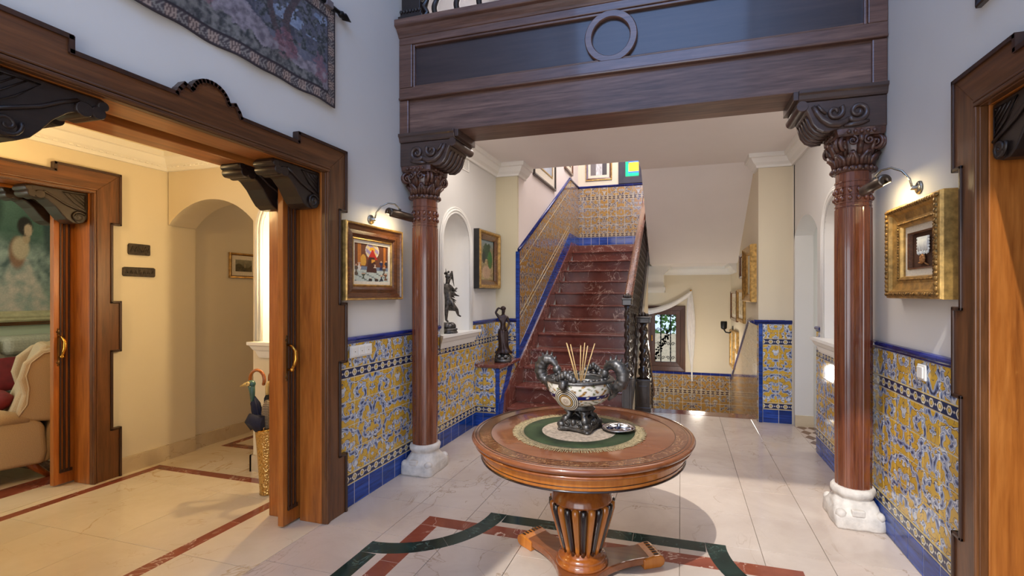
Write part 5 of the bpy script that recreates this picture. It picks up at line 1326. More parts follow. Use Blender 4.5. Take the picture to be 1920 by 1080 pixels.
# plaques
for (y0, y1, z0, z1, lab) in ((2.802, 2.971, 1.831, 1.926, 'smaller upper dark slate relief plaque on the cream wall'), (2.763, 3.010, 1.646, 1.726, 'longer lower dark slate relief plaque on the cream wall')):
    e = thing('relief_plaque', lab, 'plaque', (XH, (y0+y1)/2, (z0+z1)/2), PI/2, 'slate plaques in the side hall')
    w, h = y1 - y0, z1 - z0; poly = []
    for (cx, cz, a0) in ((1, -1, -PI/2), (1, 1, 0), (-1, 1, PI/2), (-1, -1, PI)):
        for q in range(4): a = a0 + q/3*PI/2; poly.append((cx*(w/2 - 0.012) + 0.012*math.cos(a) + RNG.uniform(-0.002, 0.002), cz*(h/2 - 0.012) + 0.012*math.sin(a) + RNG.uniform(-0.002, 0.002)))
    build('slab', MB().prism(poly, 'y', -0.016, 0.0), GREYROCK, e, bevel=0.004)
    rm = MB()
    n = 3 if h > 0.09 else 7
    for q in range(n):
        x = -w/2 + w*(q + 0.7)/(n + 0.4)
        if n == 3: rm.tube([(x - 0.022, -0.017, -0.02), (x - 0.008, -0.018, 0.02), (x + 0.01, -0.018, -0.015), (x + 0.024, -0.017, 0.022)], [0.004, 0.009, 0.009, 0.003], 6)
        else: rm.tube([(x - 0.008, -0.017, -0.012), (x, -0.018, 0.013), (x + 0.009, -0.017, -0.012)], 0.0035, 5)
    build('relief', rm, GREYROCK, e)

# ================================================================== picture lamps
def picture_lamp(name, label, loc, rz, shift, mirror):
    e = thing(name, label, 'lamp', loc, rz)
    build('wall_plate', MB().loops([[(r*math.cos(2*PI*i/24), -y, r*math.sin(2*PI*i/24)) for i in range(24)] for r, y in ((0.036, 0), (0.036, 0.008), (0.028, 0.014), (0.012, 0.018), (0.012, 0.04), (0.006, 0.044))]), STEEL, e)
    k = mirror; arm = [(0, -0.035, 0.0), (0.004*k, -0.045, 0.05), (0.02*k, -0.075, 0.10), (0.05*k, -0.115, 0.128), (0.085*k, -0.150, 0.125), (0.112*k, -0.168, 0.10), (0.12*k, -0.172, 0.072)]
    build('curved_arm', MB().tube(arm, 0.006, 8), STEEL, e)
    sh = MB(); x0, x1 = 0.12*k - 0.145, 0.12*k + 0.145
    # half-open cylinder: slit along the lower wall side
    L = []
    for x, rr in ((x0, 0.004), (x0, 0.030), (x0 + 0.004, 0.034), (x1 - 0.004, 0.034), (x1, 0.030), (x1, 0.004)):
        L.append([(x, -0.172 + rr*math.cos(a), 0.045 + rr*math.sin(a)) for a in [math.radians(-20 + 275*i/22) for i in range(23)]])
    sh.loops(L, close=False, caps=False)
    s = build('shade', sh, LAMPBRONZE, e)
    md = s.modifiers.new('solid', 'SOLIDIFY'); md.thickness = 0.002
    build('hinge', MB().cyl((0.12*k, -0.172, 0.074), (0.12*k, -0.172, 0.092), 0.011, 10), LAMPBRONZE, e)
    l = bpy.data.lights.new('picture_lamp_bulb', 'AREA'); l.shape = 'RECTANGLE'; l.size = 0.24; l.size_y = 0.03; l.energy = 1.7; l.color = (1.0, 0.78, 0.42)
    lo = bpy.data.objects.new('picture_lamp_bulb', l); COL.objects.link(lo); lo.parent = e; lo.location = (0.12*k, -0.155, 0.030)
    lo.rotation_euler = (math.radians(48), 0, 0)
    return e
picture_lamp('picture_lamp', 'brown picture lamp on a curved arm above the altar painting', (XL, 3.03, 2.060), PI/2, 0, 1)
picture_lamp('picture_lamp', 'brown picture lamp on a curved arm above the gilt relic frame', (XR, 3.00, 2.075), -PI/2, 0, -1)
# switches and vent
e = thing('switch_plate', 'white triple switch plate on the yellow tiles of the left wall', 'switch', (XL + 0.011, 2.895, 1.088), PI/2)
build('plate', MB().box(-0.122, -0.012, -0.043, 0.122, 0, 0.043), PLASTIC, e, bevel=0.006)
for k in range(3):
    b = build('rocker', MB().box(-0.031, -0.016, -0.031, 0.031, -0.011, 0.031), PLASTIC, e, ((k - 1)*0.074, 0, 0), bevel=0.003)
    build('pilot_mark', MB().box(-0.004, -0.0168, -0.003, 0.004, -0.0155, 0.003), STEEL, b)
e = thing('switch_plate', 'white single switch on the yellow tiles of the right wall', 'switch', (XR - 0.011, 2.935, 1.085), -PI/2)
build('plate', MB().box(-0.043, -0.012, -0.043, 0.043, 0, 0.043), PLASTIC, e, bevel=0.006)
build('rocker', MB().box(-0.031, -0.020, -0.031, 0.031, -0.011, 0.031), PLASTIC, e, bevel=0.004)
e = thing('air_vent', 'white slatted air vent high on the left lobby wall', 'vent', (XL, 4.60, 2.915), PI/2)
build('vent_frame', frame_mesh(0.26, 0.16, [(0, 0), (0, 0.008), (0.018, 0.010), (0.02, 0.002)]), PLASTER, e)
for k in range(7): build('slat', MB().box(-0.108, -0.006, -0.055 + 0.017*k, 0.108, -0.001, -0.046 + 0.017*k), PLASTER, e)

# ================================================================== tapestry
tp = thing('tapestry', 'woven landscape tapestry hanging above the left doorway', 'tapestry', (XL, 1.75, 3.065), PI/2)
TWd, THt = 1.745, 0.64
def tap(u, v):
    x, z = u*TWd, v*THt; e = min(x, TWd - x, z, THt - z)
    n = fbm(x, z, 7.0, 1.0); n2 = fbm(x, z, 26.0, 4.0); n4 = fbm(x, z, 55.0, 9.0)
    if e < 0.008: return C(60, 52, 58)
    if e < 0.072:
        s = (x if min(z, THt - z) < min(x, TWd - x) else z)
        ph = (s / 0.11) % 1.0; q = (e - 0.04)/0.03
        if abs(q) > 0.85: return C(62, 52, 56)
        if ph < 0.5: return C(170, 150, 138) if math.sin(ph*38 + 4*abs(q)) + 0.6*n4 > -0.1 else C(92, 76, 74)
        return C(140, 134, 128) if math.sin(ph*60 + 7*abs(q)) + 0.5*n4 > 0.2 else C(76, 68, 72)
    if e < 0.078: return C(44, 38, 44)
    c = lerp(C(104, 106, 122), C(66, 68, 80), 0.5 + 0.6*n)
    if v > 0.55 and n > 0.12: c = lerp(C(150, 164, 190), C(120, 134, 160), 0.5 + n2)
    if v > 0.40 and n2 + 0.6*n < -0.15: c = lerp(C(52, 56, 58), C(84, 88, 92), 0.5 + n4)
    path = 0.34 + 0.10*math.sin(4.2*u + 0.6) + 0.06*n
    if abs(v - path) < 0.09: c = lerp(C(150, 142, 150), C(104, 96, 106), 0.5 + 0.9*n2)
    if v < path - 0.07: c = lerp(C(60, 62, 64), C(124, 122, 120), 0.45 + 0.9*n2 + 0.3*n4)
    for tu, tw in ((0.80, 0.016), (0.735, 0.013), (0.42, 0.015), (0.22, 0.012)):
        if abs(u - tu - 0.03*math.sin(7*v + 9*tu)) < tw*(1.3 - 0.6*v) and v > 0.30: c = lerp(C(90, 76, 80), C(56, 48, 54), 0.5 + n4)
    for (fu, fv, ru, rv) in ((0.77, 0.34, 0.05, 0.13), (0.60, 0.66, 0.045, 0.12), (0.92, 0.30, 0.03, 0.16), (0.50, 0.40, 0.03, 0.1)):
        if math.hypot((u - fu)/ru, (v - fv)/rv) < 0.9 + 0.5*n2: c = lerp(c, C(136, 92, 104), 0.55 + 0.5*n4)
    return lerp(c, C(150, 146, 150), 0.25*max(0, n4))
vs, cols, fs = [], [], []; nx, nz = 220, 84
for j in range(nz + 1):
    for i in range(nx + 1):
        u, v = i/nx, j/nz; vs.append((-TWd/2 + TWd*u, -0.022 - 0.007*math.sin(u*22)*(1 - v) - 0.004*math.sin(u*9), -THt/2 + THt*v - 0.004*math.sin(u*40)*(1 - v))); cols.append(tap(u, v))
for j in range(nz):
    for i in range(nx): a = j*(nx+1)+i; fs.append((a, a+1, a+nx+2, a+nx+1))
me = bpy.data.meshes.new('woven_panel'); me.from_pydata(vs, [], fs); me.polygons.foreach_set('use_smooth', [True]*len(fs)); me.materials.append(TAPESTRY)
at = me.color_attributes.new('paint', 'FLOAT_COLOR', 'POINT'); at.data.foreach_set('color', [float(x) for c in cols for x in c])
o = build('woven_panel', None, None, tp, mesh=me); md = o.modifiers.new('solid', 'SOLIDIFY'); md.thickness = 0.006; md.offset = -1
build('rod', MB().cyl((-0.92, -0.03, 0.335), (0.92, -0.03, 0.335), 0.014, 12), IRON, tp)
LOOP = mat_plain('tapestry_loop_cloth', C(120, 112, 116), 0.95)
for k in range(9): build('hanging_loop', MB().box(-0.83 + 0.2*k, -0.05, 0.31, -0.77 + 0.2*k, -0.012, 0.355), LOOP, tp, bevel=0.004)
for s in (-1, 1):
    fm = MB().tube([(s*0.90, -0.03, 0.335), (s*0.925, -0.03, 0.335), (s*0.94, -0.03, 0.335), (s*0.955, -0.03, 0.335), (s*1.02, -0.03, 0.335)], [0.014, 0.024, 0.012, 0.026, 0.003], 10)
    build('finial', fm, IRON, tp)
    build('rod_bracket', MB().cyl((s*0.88, 0, 0.335), (s*0.88, -0.03, 0.335), 0.01, 8), IRON, tp)
# ================================================================== statuettes
def skin_body(name, verts, edges, radii, mat, parent, root=0, sub=2):
    me = bpy.data.meshes.new(name); me.from_pydata(verts, edges, []); me.materials.append(mat)
    o = bpy.data.objects.new(name, me); COL.objects.link(o); o.parent = parent
    md = o.modifiers.new('skin', 'SKIN'); md.use_smooth_shade = True
    for i, r in enumerate(radii):
        sv = me.skin_vertices[0].data[i]; sv.radius = (r, r) if not isinstance(r, tuple) else r; sv.use_root = (i == root)
    s = o.modifiers.new('sub', 'SUBSURF'); s.levels = sub; s.render_levels = sub
    return o
# bearer on the marble shelf: raised arm behind the head, long skirt
fg = thing('bronze_lady', 'dark bronze statuette of a standing woman with raised arm on the marble shelf', 'statuette', (-2.00, 5.13, 0.705), math.radians(20))
k = 0.64
V = [(0,0,.58),(0,0,.70),(0,.0,.80),(0,0,.86),(0.005,-.005,.905),(.012,-.012,.955),      # pelvis..head
     (-.075,0,.82),(-.135,.005,.90),(-.085,.03,.985),(-.03,.035,.965),                   # raised right arm, hand behind head
     (.075,0,.815),(.115,-.01,.70),(.070,-.075,.60),(.045,-.085,.585),                   # left arm, hand at the hip
     (-.035,0,.5),(.035,0,.5)]
E_ = [(0,1),(1,2),(2,3),(3,4),(4,5),(2,6),(6,7),(7,8),(8,9),(2,10),(10,11),(11,12),(12,13),(0,14),(0,15)]
Rd = [.062,.048,.062,.026,.030,.044,.032,.024,.020,.016,.032,.024,.019,.016,.05,.05]
skin_body('body', [(a*k, b*k, c*k) for a, b, c in V], E_, [r*k for r in Rd], BRONZE_BROWN, fg)
L = []
for z, rx, ry, ox in ((.60,.075,.065,0), (.54,.092,.078,0), (.45,.095,.085,.004), (.35,.092,.085,.006), (.27,.095,.088,.01), (.21,.118,.10,.012), (.175,.155,.13,.014), (.165,.15,.125,.014)):
    l = []
    for i in range(40):
        a = 2*PI*i/40; f = 1 + 0.06*math.sin(8*a + 12*z) + (0.06*math.sin(5*a) if z < .25 else 0)
        l.append(((ox + rx*f*math.cos(a))*k, ry*f*math.sin(a)*k, (z + (0.012*math.sin(6*a) if z < .2 else 0))*k))
    L.append(l)
build('skirt', MB().loops(L), BRONZE_BROWN, fg)
hm = MB().ball((0.004*k, 0.012*k, .975*k), (.050*k, .050*k, .044*k), 12, 8).ball((-.01*k, .045*k, .985*k), (.034*k, .03*k, .028*k), 10, 6)
hm.ball((.018*k, -.055*k, .952*k), (.008*k, .012*k, .010*k), 6, 4)
build('hair_and_face', hm, BRONZE_BROWN, fg)
bm = MB().lathe([(.02, 0), (.150, 0), (.165, .02), (.158, .05), (.14, .06)], 32)
bm.v = [(x*k, y*k*0.85, z*k) for x, y, z in bm.v]
for q in range(11):
    a = 2*PI*q/11; bm.ball((.105*k*math.cos(a), .085*k*math.sin(a), (.085 + .02*math.sin(3*q))*k), (.055*k, .05*k, .045*k), 9, 6)
bm.ball((.03*k, 0, .12*k), (.10*k, .085*k, .05*k), 10, 6); bm.ball((-.085*k, -.05*k, .15*k), (.05*k, .04*k, .045*k), 10, 6)
build('rocky_base', bm, BRONZE, fg)
fm = MB()
for sx in (-1, 1): fm.tube([(sx*.035*k, 0, .19*k), (sx*.035*k, -.01*k, .15*k), (sx*.035*k, -.05*k, .135*k)], [.022*k, .017*k, .014*k], 8)
build('foot', fm, BRONZE_BROWN, fg)
# winged dancer in the left niche
fg = thing('bronze_dancer', 'black bronze winged dancer statuette in the left wall niche', 'statuette', (XL - 0.02, 4.30, 1.101), math.radians(70))
k = 0.66
V = [(0,0,.50),(.0,.02,.60),(-.005,.03,.70),(0,.03,.76),(.0,.02,.805),(.0,.01,.855),
     (-.075,.03,.725),(-.13,.0,.80),(-.15,-.03,.92),(.075,.03,.715),(.14,.03,.66),(.20,.02,.70),
     (-.03,0,.44),(-.035,.01,.32),(-.03,.02,.20),(-.03,-.03,.175),
     (.04,-.02,.45),(.13,-.04,.36),(.20,.0,.27),(.245,-.02,.245)]
E_ = [(0,1),(1,2),(2,3),(3,4),(4,5),(2,6),(6,7),(7,8),(2,9),(9,10),(10,11),(0,12),(12,13),(13,14),(14,15),(0,16),(16,17),(17,18),(18,19)]
Rd = [.058,.045,.058,.024,.030,.042,.028,.020,.016,.028,.020,.015,.042,.032,.018,.014,.042,.032,.018,.012]
skin_body('body', [(a*k, b*k, c*k) for a, b, c in V], E_, [r*k for r in Rd], BRONZE, fg)
dm = MB()
for q in range(9):     # fluttering drapery
    a = q/8; dm.tube([(.02*k, .05*k, (.56 + .12*a)*k), ((.12 + .05*a)*k, (.08 + .03*math.sin(q))*k, (.52 + .16*a)*k), ((.20 + .05*math.sin(q*2))*k, (.06 + .04*math.sin(q))*k, (.47 + .20*a)*k)], [.030*k, .026*k, .006*k], 6)
for q in range(7):
    a = -.9 + .3*q; dm.tube([(.0, 0, .54*k), (.06*k*math.cos(a), .07*k*math.sin(a), .44*k), (.10*k*math.cos(a), .10*k*math.sin(a), .34*k)], [.04*k, .035*k, .01*k], 6)
build('drapery', dm, BRONZE, fg)
wm = MB()
for s in (-1, 1):
    for q in range(6): wm.tube([(s*.03*k, .06*k, .70*k), (s*(.06 + .02*q)*k, .10*k, (.80 + .03*q)*k), (s*(.05 + .035*q)*k, .12*k, (1.0 - .055*q)*k)], [.016*k, .02*k, .004*k], 6)
build('wing', wm, BRONZE, fg)
hm = MB().ball((0, .015*k, .872*k), (.042*k, .045*k, .040*k), 12, 8).ball((0, -.028*k, .858*k), (.007*k, .010*k, .009*k), 6, 4)
for q in range(5): hm.ball((.03*k*math.cos(q*1.3), .03*k + .02*k*math.sin(q), (.895 + .012*q)*k), (.02*k, .02*k, .02*k), 6, 4)
build('hair_and_face', hm, BRONZE, fg)
bm = MB().lathe([(.02, 0), (.135, 0), (.145, .012), (.130, .03), (.125, .045), (.140, .055), (.132, .075), (.10, .08)], 36)
bm.v = [(x*k, y*k, z*k) for x, y, z in bm.v]
for q in range(9): bm.ball((.055*k*math.cos(q*0.7), .055*k*math.sin(q*0.7), (.11 + .008*math.sin(q*3))*k), (.062*k, .062*k, .055*k), 9, 6)
build('round_base', bm, BRONZE, fg)

# ================================================================== umbrella stand
UX, UY = -2.985, 2.80
us = thing('umbrella_stand', 'tall hammered brass umbrella stand in the side hall', 'umbrella stand', (UX, UY, 0))
HAM = NT('hammered_brass'); vv = HAM.n('ShaderNodeTexVoronoi'); HAM.l(HAM.pos((1, 1, 0.8)), vv.inputs['Vector']); vv.inputs['Scale'].default_value = 75
HAM.bump(vv.outputs['Distance'], 0.9, 0.006); HAM = HAM.set(HAM.ramp(vv.outputs['Distance'], [(0.1, C(160, 116, 56)), (0.5, C(216, 176, 106))]), 0.28, 0.9)
build('vase', MB().lathe([(0.02, 0.0), (0.048, 0.0), (0.052, 0.006), (0.050, 0.02), (0.054, 0.10), (0.062, 0.25), (0.071, 0.38), (0.080, 0.48), (0.083, 0.492), (0.078, 0.494), (0.07, 0.47), (0.05, 0.06), (0.02, 0.03)], 40), HAM, us)
build('rim', MB().lathe([(0.076, 0.486), (0.083, 0.487), (0.086, 0.492), (0.083, 0.497), (0.076, 0.497)], 40), BRASS, us)
NAVY = mat_plain('navy_umbrella_cloth', C(28, 30, 52), 0.8); BLK = mat_plain('black_umbrella_cloth', C(28, 24, 24), 0.8); STRIPE = NT('striped_grey_cloth')
sx = STRIPE.n('ShaderNodeTexWave'); STRIPE.l(STRIPE.pos((1, 1, 1)), sx.inputs['Vector']); sx.inputs['Scale'].default_value = 26; sx.bands_direction = 'Z'
STRIPE = STRIPE.set(STRIPE.ramp(sx.outputs['Fac'], [(0.3, C(86, 72, 54)), (0.6, C(170, 150, 118))]), 0.8)
CANE = mat_wood('amber_cane_wood', C(120, 58, 18), C(164, 86, 30), C(190, 112, 48), 'z', 0.22, 2, 0.7)
TEAL = mat_plain('teal_lacquer', C(52, 92, 84), 0.3, 0, 0.5)
IVORY = mat_plain('ivory_horn', C(226, 192, 116), 0.35, 0, 0.4)
def umbrella(name, label, x, y, tx, ty, tz, cloth, handle, hmat, cat='umbrella'):
    e = thing(name, label, cat, (UX + x, UY + y, 0.05), 0, 'umbrellas and canes in the brass stand')
    a, b = Vector((0, 0, 0)), Vector((tx - x, ty - y, tz - 0.05)); d = (b - a)
    build('shaft', MB().tube([tuple(a), tuple(b)], 0.007, 8), EBONY if cloth is None else IRON, e)
    if cloth:
        m = MB(); L = []; N = 12
        for q in range(N + 1):
            t = 0.08 + 0.80*q/N; c = a + d*t; r = (0.012 + 0.024*max(0, min(1, (c.z - 0.44)/0.12))*math.sin(PI*min(1, 0.12 + 0.80*t))) if q < N else 0.008
            L.append([(c.x + r*(1 + 0.22*math.sin(8*i*2*PI/32 + 9*t))*math.cos(2*PI*i/32), c.y + r*(1 + 0.22*math.sin(8*i*2*PI/32 + 9*t))*math.sin(2*PI*i/32), c.z) for i in range(32)])
        m.loops(L); build('furled_canopy', m, cloth, e)
    h = MB(); handle(h, b); build('handle', h, hmat, e)
    return e
def hook(dx, dy, r=0.045, w=0.011):
    def f(h, b):
        pts = [tuple(b + Vector((0, 0, -0.05)))] + [(b.x + dx*r*(1 - math.cos(t)), b.y + dy*r*(1 - math.cos(t)), b.z + r*1.15*math.sin(t)) for t in [PI*1.15*q/14 for q in range(15)]]
        h.tube(pts, w, 10); h.ball(pts[-1], w*1.05, 8, 5)
    return f
umbrella('cane', 'walking cane with large amber wood crook leaning left in the brass stand', 0.038, -0.005, -0.165, 0.0, 0.85, None, hook(1, 0.1, 0.062, 0.012), CANE, 'cane')
def duck(h, b):
    h.tube([tuple(b + Vector((0.012, 0, -0.13))), tuple(b + Vector((0.008, 0, -0.06))), tuple(b + Vector((0.0, 0, -0.01)))], [0.014, 0.019, 0.024], 10); h.ball(tuple(b), (0.032, 0.026, 0.028), 12, 8)
e = umbrella('duck_head_umbrella', 'navy umbrella with teal duck head handle and ivory beak', 0.03, 0.02, -0.085, -0.06, 0.83, NAVY, duck, TEAL)
bb = Vector((-0.085 - 0.03, -0.06 - 0.02, 0.78))
build('beak', MB().tube([tuple(bb + Vector((-0.02, -0.004, 0.0))), tuple(bb + Vector((-0.055, -0.008, -0.006))), tuple(bb + Vector((-0.092, -0.012, -0.022)))], [0.017, 0.011, 0.004], 8), IVORY, e)
build('eye', MB().ball(tuple(bb + Vector((-0.006, -0.024, 0.004))), (0.018, 0.008, 0.017), 10, 6), IVORY, e)
build('pupil', MB().ball(tuple(bb + Vector((-0.008, -0.031, 0.005))), (0.005, 0.003, 0.004), 8, 4), EBONY, e)
umbrella('umbrella', 'dark umbrella with slim brown crook standing behind the duck head', 0.02, -0.01, -0.035, 0.05, 0.86, BLK, hook(1, 0.2, 0.05, 0.009), CANE)
umbrella('umbrella', 'striped umbrella with pale bent handle on the right of the stand', -0.02, 0.01, 0.03, -0.03, 0.80, STRIPE, hook(1, -0.2, 0.04, 0.012), IVORY)
umbrella('umbrella', 'black umbrella with dark wooden crook at the back of the stand', -0.01, -0.02, 0.015, 0.07, 0.82, BLK, hook(-0.9, 0.3, 0.045, 0.009), EBONY)
# loose navy flap hanging over the rim
m = MB(); L = []
for q in range(9):
    t = q/8; L.append([(UX - 0.10 + 0.13*t, UY - 0.075 - 0.02*math.sin(PI*t), 0.60 + 0.02*math.sin(5*t)), (UX - 0.115 + 0.15*t, UY - 0.092 - 0.015*math.sin(PI*t), 0.55), (UX - 0.06 + 0.09*t, UY - 0.088, 0.492 + 0.01*math.sin(9*t)), (UX - 0.05 + 0.08*t, UY - 0.05, 0.52), (UX - 0.07 + 0.10*t, UY - 0.05, 0.60)])
m.loops(L)
tag(build('folded_umbrella_cloth', m, NAVY), 'loose navy umbrella cloth drooping over the brass stand rim', 'umbrella', 'umbrellas and canes in the brass stand')

# ================================================================== living room furniture
LIN = mat_plain('beige_upholstery', C(196, 172, 140), 0.9, 0, None, 0.08, 200, 0.2, 300)
GREYUP = mat_plain('grey_upholstery', C(150, 142, 128), 0.9, 0, None, 0.1, 150, 0.2, 300)
PALEUP = mat_plain('pale_grey_chenille', C(186, 184, 168), 0.9, 0, None, 0.1, 60, 0.3, 200)
REDC = mat_plain('crimson_cushion_cloth', C(120, 24, 32), 0.75, 0, None, 0.15)
LEGW = mat_wood('orange_leg_wood', C(140, 70, 24), C(176, 96, 36), C(200, 120, 56), 'z', 0.3)
ac = thing('wing_armchair', 'beige wing armchair with wooden legs seen through the inner doorway', 'armchair', (-5.42, 2.29, 0), math.radians(-22))
# local: x across (side towards the viewer at +0.34), y = back direction
def pad(name, poly, x0, x1, mat, bev=0.03): return build(name, MB().prism(poly, 'x', x0, x1), mat, ac, bevel=bev, seg=4)
for s0, s1 in ((0.265, 0.36), (-0.36, -0.265)):
    pad('side_panel', [(-0.42, 0.13), (0.38, 0.13), (0.40, 0.22), (0.385, 0.44), (0.33, 0.50), (-0.42, 0.50)], s0, s1, LIN)
    am = MB(); L = []
    for yy, rr in ((-0.45, 0.075), (-0.40, 0.085), (-0.1, 0.082), (0.15, 0.078), (0.30, 0.05)): L.append([((s0+s1)/2 + rr*math.cos(2*PI*i/20), yy, 0.535 + rr*0.8*math.sin(2*PI*i/20) - (0.04 if yy > 0.2 else 0)) for i in range(20)])
    build('arm_roll', am.loops(L), LIN, ac)
    pad('wing', [(0.215, 0.50), (0.44, 0.46), (0.58, 0.60), (0.60, 1.04), (0.50, 1.075), (0.36, 1.04), (0.27, 0.95), (0.24, 0.82), (0.265, 0.70)], s0 - 0.0, s1, LIN)
    sgn = 1 if s1 > 0 else -1; xo = (s1 if sgn > 0 else s0) + 0.002*sgn
    build('piping', MB().tube([(xo, y, z) for y, z in ((0.23, 0.51), (0.29, 0.62), (0.30, 0.75), (0.285, 0.85), (0.31, 0.95), (0.38, 1.02), (0.5, 1.045), (0.59, 1.02))], 0.006, 6), LIN, ac)
pad('seat_frame', [(-0.42, 0.13), (0.36, 0.13), (0.36, 0.32), (-0.42, 0.34)], -0.25, 0.25, LIN)
pad('seat_cushion', [(-0.46, 0.34), (0.22, 0.32), (0.22, 0.47), (-0.46, 0.49)], -0.24, 0.24, LIN, 0.05)
pad('back_cushion', [(0.16, 0.45), (0.30, 0.44), (0.50, 1.06), (0.38, 1.09)], -0.25, 0.25, LIN, 0.05)
pad('outer_back', [(0.36, 0.13), (0.42, 0.13), (0.62, 1.05), (0.50, 1.08)], -0.33, 0.33, LIN)
for sxx in (-0.28, 0.28):
    build('leg', MB().tube([(sxx, 0.30, 0.15), (sxx, 0.35, 0.08), (sxx, 0.42, 0.0)], [0.034, 0.028, 0.02], 8), LEGW, ac)
    build('leg', MB().tube([(sxx, -0.36, 0.15), (sxx, -0.36, 0.0)], [0.032, 0.02], 8), LEGW, ac)
def cushion(name, label, loc, rot, sx, sy, sz, mat):
    m = MB(); L = []
    for q in range(11):
        t = -PI/2 + PI*q/10; f = math.cos(t)**0.5 if q not in (0, 10) else 0.05
        l = []
        for i in range(28):
            a = 2*PI*i/28; ca, sa = math.cos(a), math.sin(a); p = 5; rr = (abs(ca)**p + abs(sa)**p)**(-1/p)
            l.append((sx*f*rr*ca, sy*f*rr*sa, sz*math.sin(t)))
        L.append(l)
    return tag(build(name, m.loops(L), mat, None, loc, rot), label, 'cushion', 'crimson cushions in the living room')
cushion('scatter_cushion', 'crimson cushion lying on the beige armchair', (-5.36, 2.32, 0.585), (0.5, 0.1, -0.2), 0.17, 0.19, 0.065, REDC)
sf = thing('sofa', 'grey three seat sofa with pale headrest under the portrait', 'sofa', (-6.62, 2.78, 0))
def spad(name, x0, x1, y0, y1, z0, z1, mat, bev=0.05): return build(name, MB().box(x0, y0, z0, x1, y1, z1), mat, sf, bevel=bev, seg=4)
spad('sofa_base', -0.40, 0.42, -1.05, 1.05, 0.06, 0.36, GREYUP)
for kx in range(3):
    spad('seat_cushion', -0.20, 0.46, -0.86 + 0.575*kx, -0.29 + 0.575*kx, 0.34, 0.52, GREYUP)
    b = build('back_cushion', MB().prism([(-0.36, 0.46), (-0.10, 0.46), (-0.18, 0.90), (-0.36, 0.92)], 'y', -0.86 + 0.575*kx, -0.29 + 0.575*kx), GREYUP, sf, bevel=0.06, seg=4)
    build('headrest', MB().box(-0.40, -0.83 + 0.575*kx, 0.85, -0.10, -0.32 + 0.575*kx, 1.05), PALEUP, sf, bevel=0.07, seg=4)
for yy in (-1.08, 0.86): spad('sofa_arm', -0.40, 0.44, yy, yy + 0.22, 0.06, 0.66, GREYUP, 0.07)
cushion('scatter_cushion', 'crimson cushion standing on the grey sofa', (-6.44, 2.95, 0.70), (0.2, 1.1, 0.0), 0.17, 0.19, 0.065, REDC)
lp = thing('table_lamp', 'pleated shade lamp on side table by the sofa', 'lamp', (-5.88, 3.30, 0.0))
build('side_table', MB().box(-0.2, -0.2, 0.52, 0.2, 0.2, 0.56).box(-0.18, -0.18, 0.0, -0.14, -0.14, 0.52).box(0.14, 0.14, 0.0, 0.18, 0.18, 0.52).box(-0.18, 0.14, 0.0, -0.14, 0.18, 0.52).box(0.14, -0.18, 0.0, 0.18, -0.14, 0.52), LEGW, lp)
build('lamp_base', MB().lathe([(0.07, 0.56), (0.07, 0.58), (0.03, 0.60), (0.06, 0.70), (0.05, 0.82), (0.015, 0.90), (0.012, 1.15)], 24), BRASS, lp)
build('pleated_shade', MB().lathe([(0.23, 1.14), (0.13, 1.46)], 96, fn=lambda a, z: 1 + 0.015*math.cos(48*a), caps=False), mat_plain('cream_pleated_silk', C(222, 212, 188), 0.9), lp)

# ================================================================== stair window
FRW = mat_wood('dark_window_wood', C(50, 28, 18), C(76, 44, 28), C(100, 62, 42), 'z', 0.35)
wn = thing('window_1', 'small dark wooden casement window with iron grille at the foot of the stairs', 'window', ((x0w + x1w)/2, YW, (z0w + z1w)/2), 0, kind='structure')
ww, hh = x1w - x0w, z1w - z0w
build('outer_frame', frame_mesh(ww + 0.04, hh + 0.04, [(0, -0.02), (0, 0.03), (0.012, 0.035), (0.09, 0.028), (0.092, -0.10), (0.02, -0.10)]), FRW, wn)
build('sash', frame_mesh(ww - 0.13, hh - 0.13, [(0, -0.06), (0, 0.005), (0.01, 0.012), (0.075, 0.008), (0.085, -0.004), (0.085, -0.05)]), FRW, wn)
gl = NT('window_glass'); gl.b.inputs['Transmission Weight'].default_value = 1.0; gl.b.inputs['Roughness'].default_value = 0.0; gl.b.inputs['IOR'].default_value = 1.01
build('pane', MB().box(-ww/2 + 0.13, 0.02, -hh/2 + 0.13, ww/2 - 0.13, 0.024, hh/2 - 0.13), gl.m, wn)
build('window_handle', MB().box(-ww/2 + 0.085, -0.035, -0.05, -ww/2 + 0.105, -0.012, 0.06), BRASS, wn, bevel=0.004)
gr = thing('window_grille', 'black wrought iron grille with scrolls outside the stair window', 'grille', ((x0w + x1w)/2, YW + 0.17, (z0w + z1w)/2))
for kx in range(4):
    x = -0.27 + 0.18*kx; build('bar', MB().lathe([(0.011, -0.56 + 0.02*q) for q in range(57)], 8, (x, 0, 0), fn=lambda a, z: 1 + 0.25*math.cos(2*a - 90*z)), IRON, gr)
sm = MB()
for kx in range(3):
    for kz in range(4):
        cx, cz = -0.18 + 0.18*kx, -0.42 + 0.27*kz
        for s in (-1, 1): sm.tube([(cx + s*0.012 + s*x, 0, cz + z) for x, z in spiral(0.034, 0.03, 0.036, 1.3, 20, PI, -1)], 0.006, 6)
build('scroll_work', sm, IRON, gr)
vm = MB()
for q in range(46):
    t = q/45; x = -0.24 + 0.30*t + 0.02*math.sin(q); z = -0.45 + 0.55*t + 0.07*math.sin(q*1.7); vm.ball((x, -0.02, z), (0.022, 0.006, 0.018), 6, 4)
vm.tube([(-0.25, -0.015, -0.5), (-0.12, -0.015, -0.25), (-0.02, -0.015, -0.1), (0.05, -0.015, 0.15)], 0.006, 6)
build('iron_vine', vm, IRON, gr)
